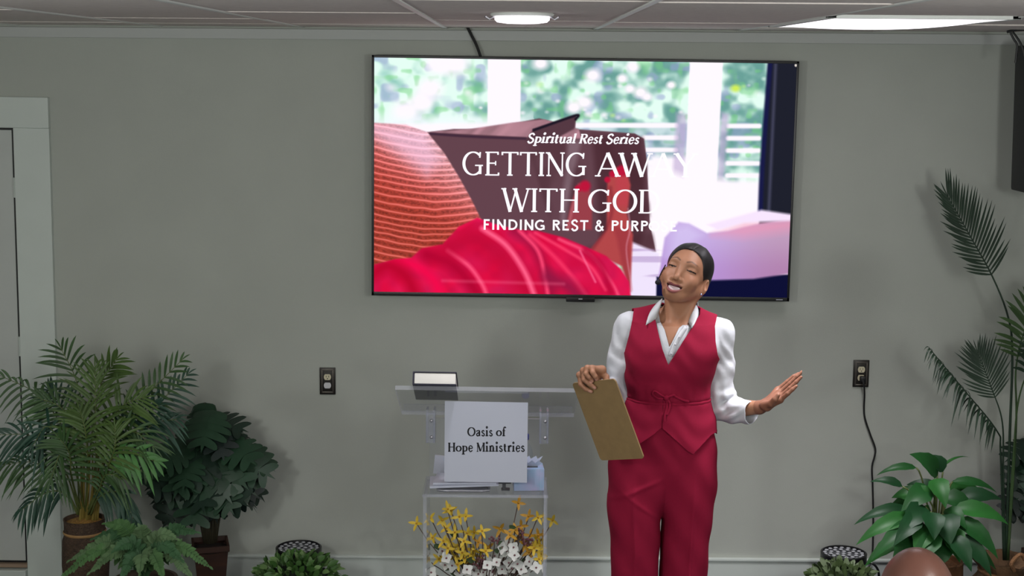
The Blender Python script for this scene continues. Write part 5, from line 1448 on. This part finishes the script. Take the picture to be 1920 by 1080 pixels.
LV = [((1757, 893, -.02), (1706, 838, -.06), 42), ((1768, 885, .0), (1742, 846, .02), 34), ((1758, 884, .05), (1819, 846, .08), 9), ((1718, 877, .0), (1644, 880, .0), 17), ((1692, 912, -.04), (1632, 894, -.02), 20), ((1752, 898, -.12), (1774, 944, -.22), 40), ((1786, 903, .04), (1870, 911, .04), 20),
      ((1792, 938, -.05), (1880, 924, -.05), 36), ((1788, 955, -.14), (1892, 968, -.16), 38), ((1745, 918, -.12), (1690, 948, -.18), 44), ((1702, 955, -.08), (1602, 968, -.1), 26), ((1712, 968, -.16), (1606, 1004, -.2), 34), ((1722, 980, -.18), (1634, 1034, -.26), 36), ((1765, 965, -.2), (1782, 1014, -.3), 58), ((1740, 985, -.22), (1716, 1034, -.32), 46),
      ((1797, 975, -.16), (1872, 1034, -.24), 38), ((1796, 1005, -.2), (1860, 1068, -.28), 38), ((1730, 930, -.02), (1672, 925, .02), 36), ((1768, 935, -.06), (1830, 945, -.08), 40), ((1735, 950, -.18), (1690, 990, -.28), 44), ((1780, 990, -.2), (1800, 1045, -.3), 44), ((1712, 1000, -.2), (1672, 1056, -.3), 40), ((1755, 925, .05), (1700, 900, .1), 36), ((1775, 925, .05), (1836, 905, .1), 34), ((1790, 985, .0), (1858, 1000, .04), 40), ((1720, 1000, .0), (1650, 1010, .04), 38), ((1748, 975, -.08), (1720, 960, -.16), 44), ((1770, 1010, -.2), (1750, 1065, -.28), 44), ((1745, 960, -.25), (1752, 1005, -.33), 44),
      ((1705, 1005, -.1), (1622, 1048, -.12), 34), ((1795, 1020, -.05), (1868, 1056, -.08), 34), ((1790, 965, -.02), (1846, 935, .02), 30), ((1716, 945, .0), (1662, 950, .03), 32), ((1760, 1000, -.26), (1712, 1058, -.34), 40), ((1785, 1005, -.26), (1822, 1062, -.34), 38), ((1738, 935, -.14), (1716, 905, -.12), 32), ((1772, 955, -.14), (1812, 985, -.22), 36), ((1725, 965, -.22), (1676, 1012, -.3), 38)]
for k, (b_, t_, w) in enumerate(LV):
    up = Vector((rnd.uniform(-.2, .2), -.7, .75)) if w > 12 else Vector((.3, -.1, 1))
    broad_leaf(P(b_[0], b_[1], YL + b_[2]), P(t_[0], t_[1], YL + t_[2]), w * .00222 * .98, up, M_lily[k % 3], lily, Vector((lb_.x + rnd.uniform(-.03, .03), YL + rnd.uniform(-.03, .03), hz - .02)))

# ---- tall palm at the right edge
YR = -.42; rnd = random.Random(51)
rb_ = P(1884, 1060, YR)
tp_ = empty('tall_palm', (rb_.x, YR, 0), 'tall dark palm with long stems at the right edge, in a sack-wrapped pot', 'plant')
def rp_(x, y, d=0.0): return P(x, y, YR + d)
frond('frond', [rp_(1886, 1050), rp_(1893, 820), rp_(1898, 660), rp_(1889, 590, .0), rp_(1859, 515, .02), rp_(1818, 441, .04), rp_(1776, 366, .06)], [M_dpalm[0], M_dpalm[0]], tp_, n=24, L=.175, w=.0098, up=Vector((.1, -1, .1)), a0=64, a1=22, start=.66, droop=-.12, reg=.25, rnd=rnd, r=.007, lscale=(1.0, .72), prof=lambda t: math.sin(PI * (.26 + .6 * t)) ** .7)
frond('frond', [rp_(1882, 1050), rp_(1876, 850), rp_(1868, 806, -.02), rp_(1800, 722, -.06), rp_(1742, 652, -.10)], [M_dpalm[0], M_dpalm[0]], tp_, n=26, L=.11, w=.014, up=Vector((.75, -.3, .6)), a0=58, a1=30, start=.5, droop=1.1, rnd=rnd, r=.0055)
frond('frond', [rp_(1884, 1050), rp_(1881, 880), rp_(1879, 790, -.02), rp_(1858, 725, -.02), rp_(1833, 660, .0)], [M_dpalm[0], M_dpalm[0]], tp_, n=17, L=.15, w=.0085, up=Vector((0, -1, .1)), a0=64, a1=20, start=.66, droop=-.12, reg=.25, rnd=rnd, r=.0055)
frond('frond', [rp_(1890, 1050), rp_(1905, 800), rp_(1905, 690, -.03), rp_(1925, 610, -.08), rp_(1965, 540, -.12)], [M_dpalm[1], M_dpalm[1]], tp_, n=18, L=.17, w=.015, up=Vector((.1, -1, .3)), a0=70, a1=26, start=.55, droop=.15, rnd=rnd, r=.006)
frond('frond', [rp_(1888, 1050), rp_(1900, 860), rp_(1912, 740, -.03), rp_(1950, 660, -.08), rp_(2010, 620, -.12)], [M_dpalm[0], M_dpalm[1]], tp_, n=18, L=.16, w=.015, up=Vector((.1, -1, .3)), a0=70, a1=26, start=.6, droop=.2, rnd=rnd, r=.006)
M_sack = mat('burlap', rgb(104, 78, 54), .9, var=.35, scale=14, bump=.6, bscale=90)
pz = rp_(1884, 1052).z
def gather(a, z): return 1 + .07 * math.sin(a * 7 + z * 20) * (.3 + z / max(pz, .1)) + .03 * math.sin(a * 17)
MB().lathe([(.10, 0), (.14, .06), (.15, pz * .5), (.105, pz - .05), (.10, pz - .035), (.125, pz), (.13, pz + .012), (.11, pz + .004), (.06, pz - .03), (.001, pz - .03)], (rb_.x, YR, 0), 64, close=False, wob=gather).build('sack', M_sack, tp_)
rope = [Vector((rb_.x + .108 * math.cos(a), YR + .108 * math.sin(a), pz - .042)) for a in [2 * PI * i / 40 for i in range(41)]]
rm = MB().tube(rope, .008, 8, cap=False)
rm.tube(spline([rp_(1902, 1070, -.12), rp_(1896, 1058, -.14), rp_(1904, 1046, -.13), rp_(1915, 1040, -.12), rp_(1922, 1050, -.11)], 20), .009, 8)
rm.build('rope', mat('rope', rgb(140, 100, 66), .85, bump=.6, bscale=200), tp_)

# ---- silk flowers behind the lectern
YB = -.56; rnd = random.Random(61)
M_yel = [mat('yellow petal', rgb(214, 184, 58), .6, var=.12, scale=30), mat('gold petal', rgb(186, 140, 38), .6, var=.12, scale=30)]
M_whp = mat('white petal', rgb(216, 218, 212), .6); M_twig = mat('twig', rgb(92, 74, 64), .7); M_berry = mat('purple blossom', rgb(120, 78, 84), .7, var=.3, scale=60); M_fl = leafmat('flower leaf', (62, 84, 54))
vb = P(912, 1090, YB)
fa = empty('flower_arrangement', (vb.x, YB, 0), 'arrangement of yellow and white silk flowers behind the clear lectern base', 'flowers')
vz = vb.z - .02
MB().lathe([(.09, 0), (.12, vz * .6), (.13, vz), (.12, vz), (.11, vz - .02), (.001, vz - .02)], (vb.x, YB, 0), 40, close=False, wob=ribs).build('basket', M_rat, fa)
def fq(x, y, d=0.0): return P(760 + x / 6, 900 + y / 6, YB + d)
def twig(tip, spread=.5):
    b0 = Vector((vb.x + (tip.x - vb.x) * spread * .4, YB + (tip.y - YB) * .4, vz - .02))
    pts = bez(b0, Vector((vb.x + (tip.x - vb.x) * .75, (YB + tip.y) / 2, b0.z + (tip.z - b0.z) * .55)), tip, 10)
    pts = [p + Vector((rnd.uniform(-.003, .003), 0, 0)) if 0 < i < 9 else p for i, p in enumerate(pts)]
    MB().tube(pts, .0022, 5).build('twig', M_twig, fa)
def flower(c, petals, L, w, m, name, ctr=None, cup=.5):
    ax = Vector((rnd.uniform(-.6, .6), -.8, rnd.uniform(-.1, .9))).normalized(); e1 = ax.orthogonal().normalized(); e2 = ax.cross(e1); a0 = rnd.uniform(0, 6)
    mb = MB()
    for k in range(petals):
        a = a0 + 2 * PI * k / petals; d = (e1 * math.cos(a) + e2 * math.sin(a) + ax * cup).normalized()
        blade(mb, c, d, ax, L * rnd.uniform(.85, 1.15), w, .05, 4, .3)
    mb.mi = 1; mb.sphere(c + ax * .004, .0045, 8, 5)
    return mb.build(name, [m, ctr or M_yel[1]], fa, angle=None)
for (x, y) in ((130, 490), (285, 430), (415, 450), (475, 330), (520, 345), (610, 415), (680, 410), (460, 545), (560, 590), (310, 650), (700, 600), (780, 585), (860, 575), (500, 700), (660, 690), (600, 740), (430, 690), (380, 890), (670, 880), (780, 790), (930, 760), (840, 870), (1070, 550), (1270, 260), (1300, 520), (1390, 410), (1490, 420), (1660, 450), (1410, 630), (1520, 730), (1390, 810), (1500, 890), (1290, 620), (1500, 620), (540, 780), (720, 930), (560, 860), (640, 820), (480, 770), (740, 850), (1450, 760), (1340, 720), (1480, 680), (900, 800), (680, 780), (820, 700), (1240, 560), (1180, 620), (590, 950), (1540, 830)):
    c = fq(x, y, rnd.uniform(-.07, .05)); twig(c); flower(c, 4, .038, .014, M_yel[0 if x < 900 and rnd.random() < .8 else rnd.choice((0, 1))], 'yellow_flower', cup=.35)
for (x, y) in ((410, 800), (460, 880), (290, 1040), (1170, 700), (1010, 850), (1230, 850), (960, 920), (690, 1010), (770, 1010), (610, 1040), (1400, 920), (1470, 990), (1090, 1000), (1200, 1000), (1060, 930), (980, 1040), (1300, 1010), (880, 1040), (1140, 800), (530, 960), (440, 960), (720, 1050), (920, 960), (1160, 930), (1260, 940), (1360, 1040), (1150, 1050), (1030, 930), (820, 1060), (1220, 760), (1080, 760)):
    c = fq(x, y, rnd.uniform(-.12, -.02)); flower(c, 4, .029, .026, M_whp, 'white_flower', M_berry, .25); twig(c)
for (x, y) in ((850, 900), (1360, 690), (1060, 985), (1290, 590), (830, 960), (1000, 690), (1420, 700), (1130, 1010)):
    m = MB(); c = fq(x, y, rnd.uniform(-.06, 0))
    for k in range(16): m.sphere(c + Vector((rnd.gauss(0, .012), rnd.gauss(0, .01), rnd.gauss(0, .012))), .0055, 6, 4)
    m.build('blossom_cluster', M_berry, fa); twig(c)
for (x, y) in ((590, 640), (320, 740), (1090, 690), (1030, 770), (1240, 580), (1140, 840), (510, 1040), (420, 1000), (900, 990), (1350, 980), (760, 930), (560, 900), (1250, 950)):
    c = fq(x, y, rnd.uniform(-.06, .02)); m = MB(); blade(m, c, Vector((rnd.uniform(-1, 1), rnd.uniform(-.5, .2), rnd.uniform(-.4, .8))), Vector((0, -1, .3)), .05, .026, .2, 6, .2); m.build('leaf', M_fl, fa, angle=None)
for k in range(6):
    twig(fq(rnd.uniform(280, 1540), rnd.uniform(650, 950), rnd.uniform(-.06, .04)))

# ================================================================== listener in the front row
YM = -3.60
mt = P(1721, 1026, YM)
man = empty('person', (mt.x, YM, 0), 'seated bald-headed person seen from behind at the bottom edge, lower right', 'person')
mc = np.array((mt.x, YM, mt.z - .117))
def f_man(p):
    q = p - _n(mc); m = q.copy(); m[:, 0] = np.abs(m[:, 0])
    d = s_ell(q, (0, -.012, .0), (.083, .098, .117))
    d = u(d, s_ell(q, (0, .05, -.055), (.06, .06, .075)), .04)
    d = u(d, s_ell(m, (.084, .0, -.03), (.010, .022, .033)), .012)
    d = u(d, s_cone(q, (0, -.02, -.06), (0, -.03, -.2), .06, .068), .03)
    d = u(d, s_cone(m, (0, -.03, -.25), (.17, -.02, -.29), .085, .07), .05)
    d = u(d, s_cone(q, (0, -.02, -.3), (0, -.03, -.62), .16, .165), .06)
    d = u(d, s_cone(m, (.2, -.02, -.32), (.24, .03, -.58), .05, .042), .03); d = u(d, s_cone(m, (.24, .03, -.58), (.12, .24, -.62), .042, .034), .02)
    d = u(d, s_cone(m, (.10, 0, -.72), (.13, .42, -.72), .09, .068), .05); d = u(d, s_cone(m, (.13, .42, -.72), (.13, .42, -mc[2] + .05), .062, .045), .03)
    d = u(d, s_cone(m, (.13, .42, -mc[2] + .045), (.14, .56, -mc[2] + .04), .045, .038), .02)
    return d
mv, mf = isosurface(f_man, mc - np.array((.34, .25, mc[2] + .02)), mc + np.array((.34, .68, .15)), .006)
hd = (mv[:, 2] > mc[2] - .17)
tint = np.where(hd[:, None], np.array(rgb(100, 66, 56)[:3]), np.array(rgb(40, 44, 60)[:3]))
tint = np.where((mv[:, 2] < mc[2] - .64)[:, None], np.array(rgb(30, 30, 36)[:3]), tint)
put('body', np_mesh('listener', mv, mf, attr_mat('listener skin', .28, bump=.1, bscale=300), tint), man)
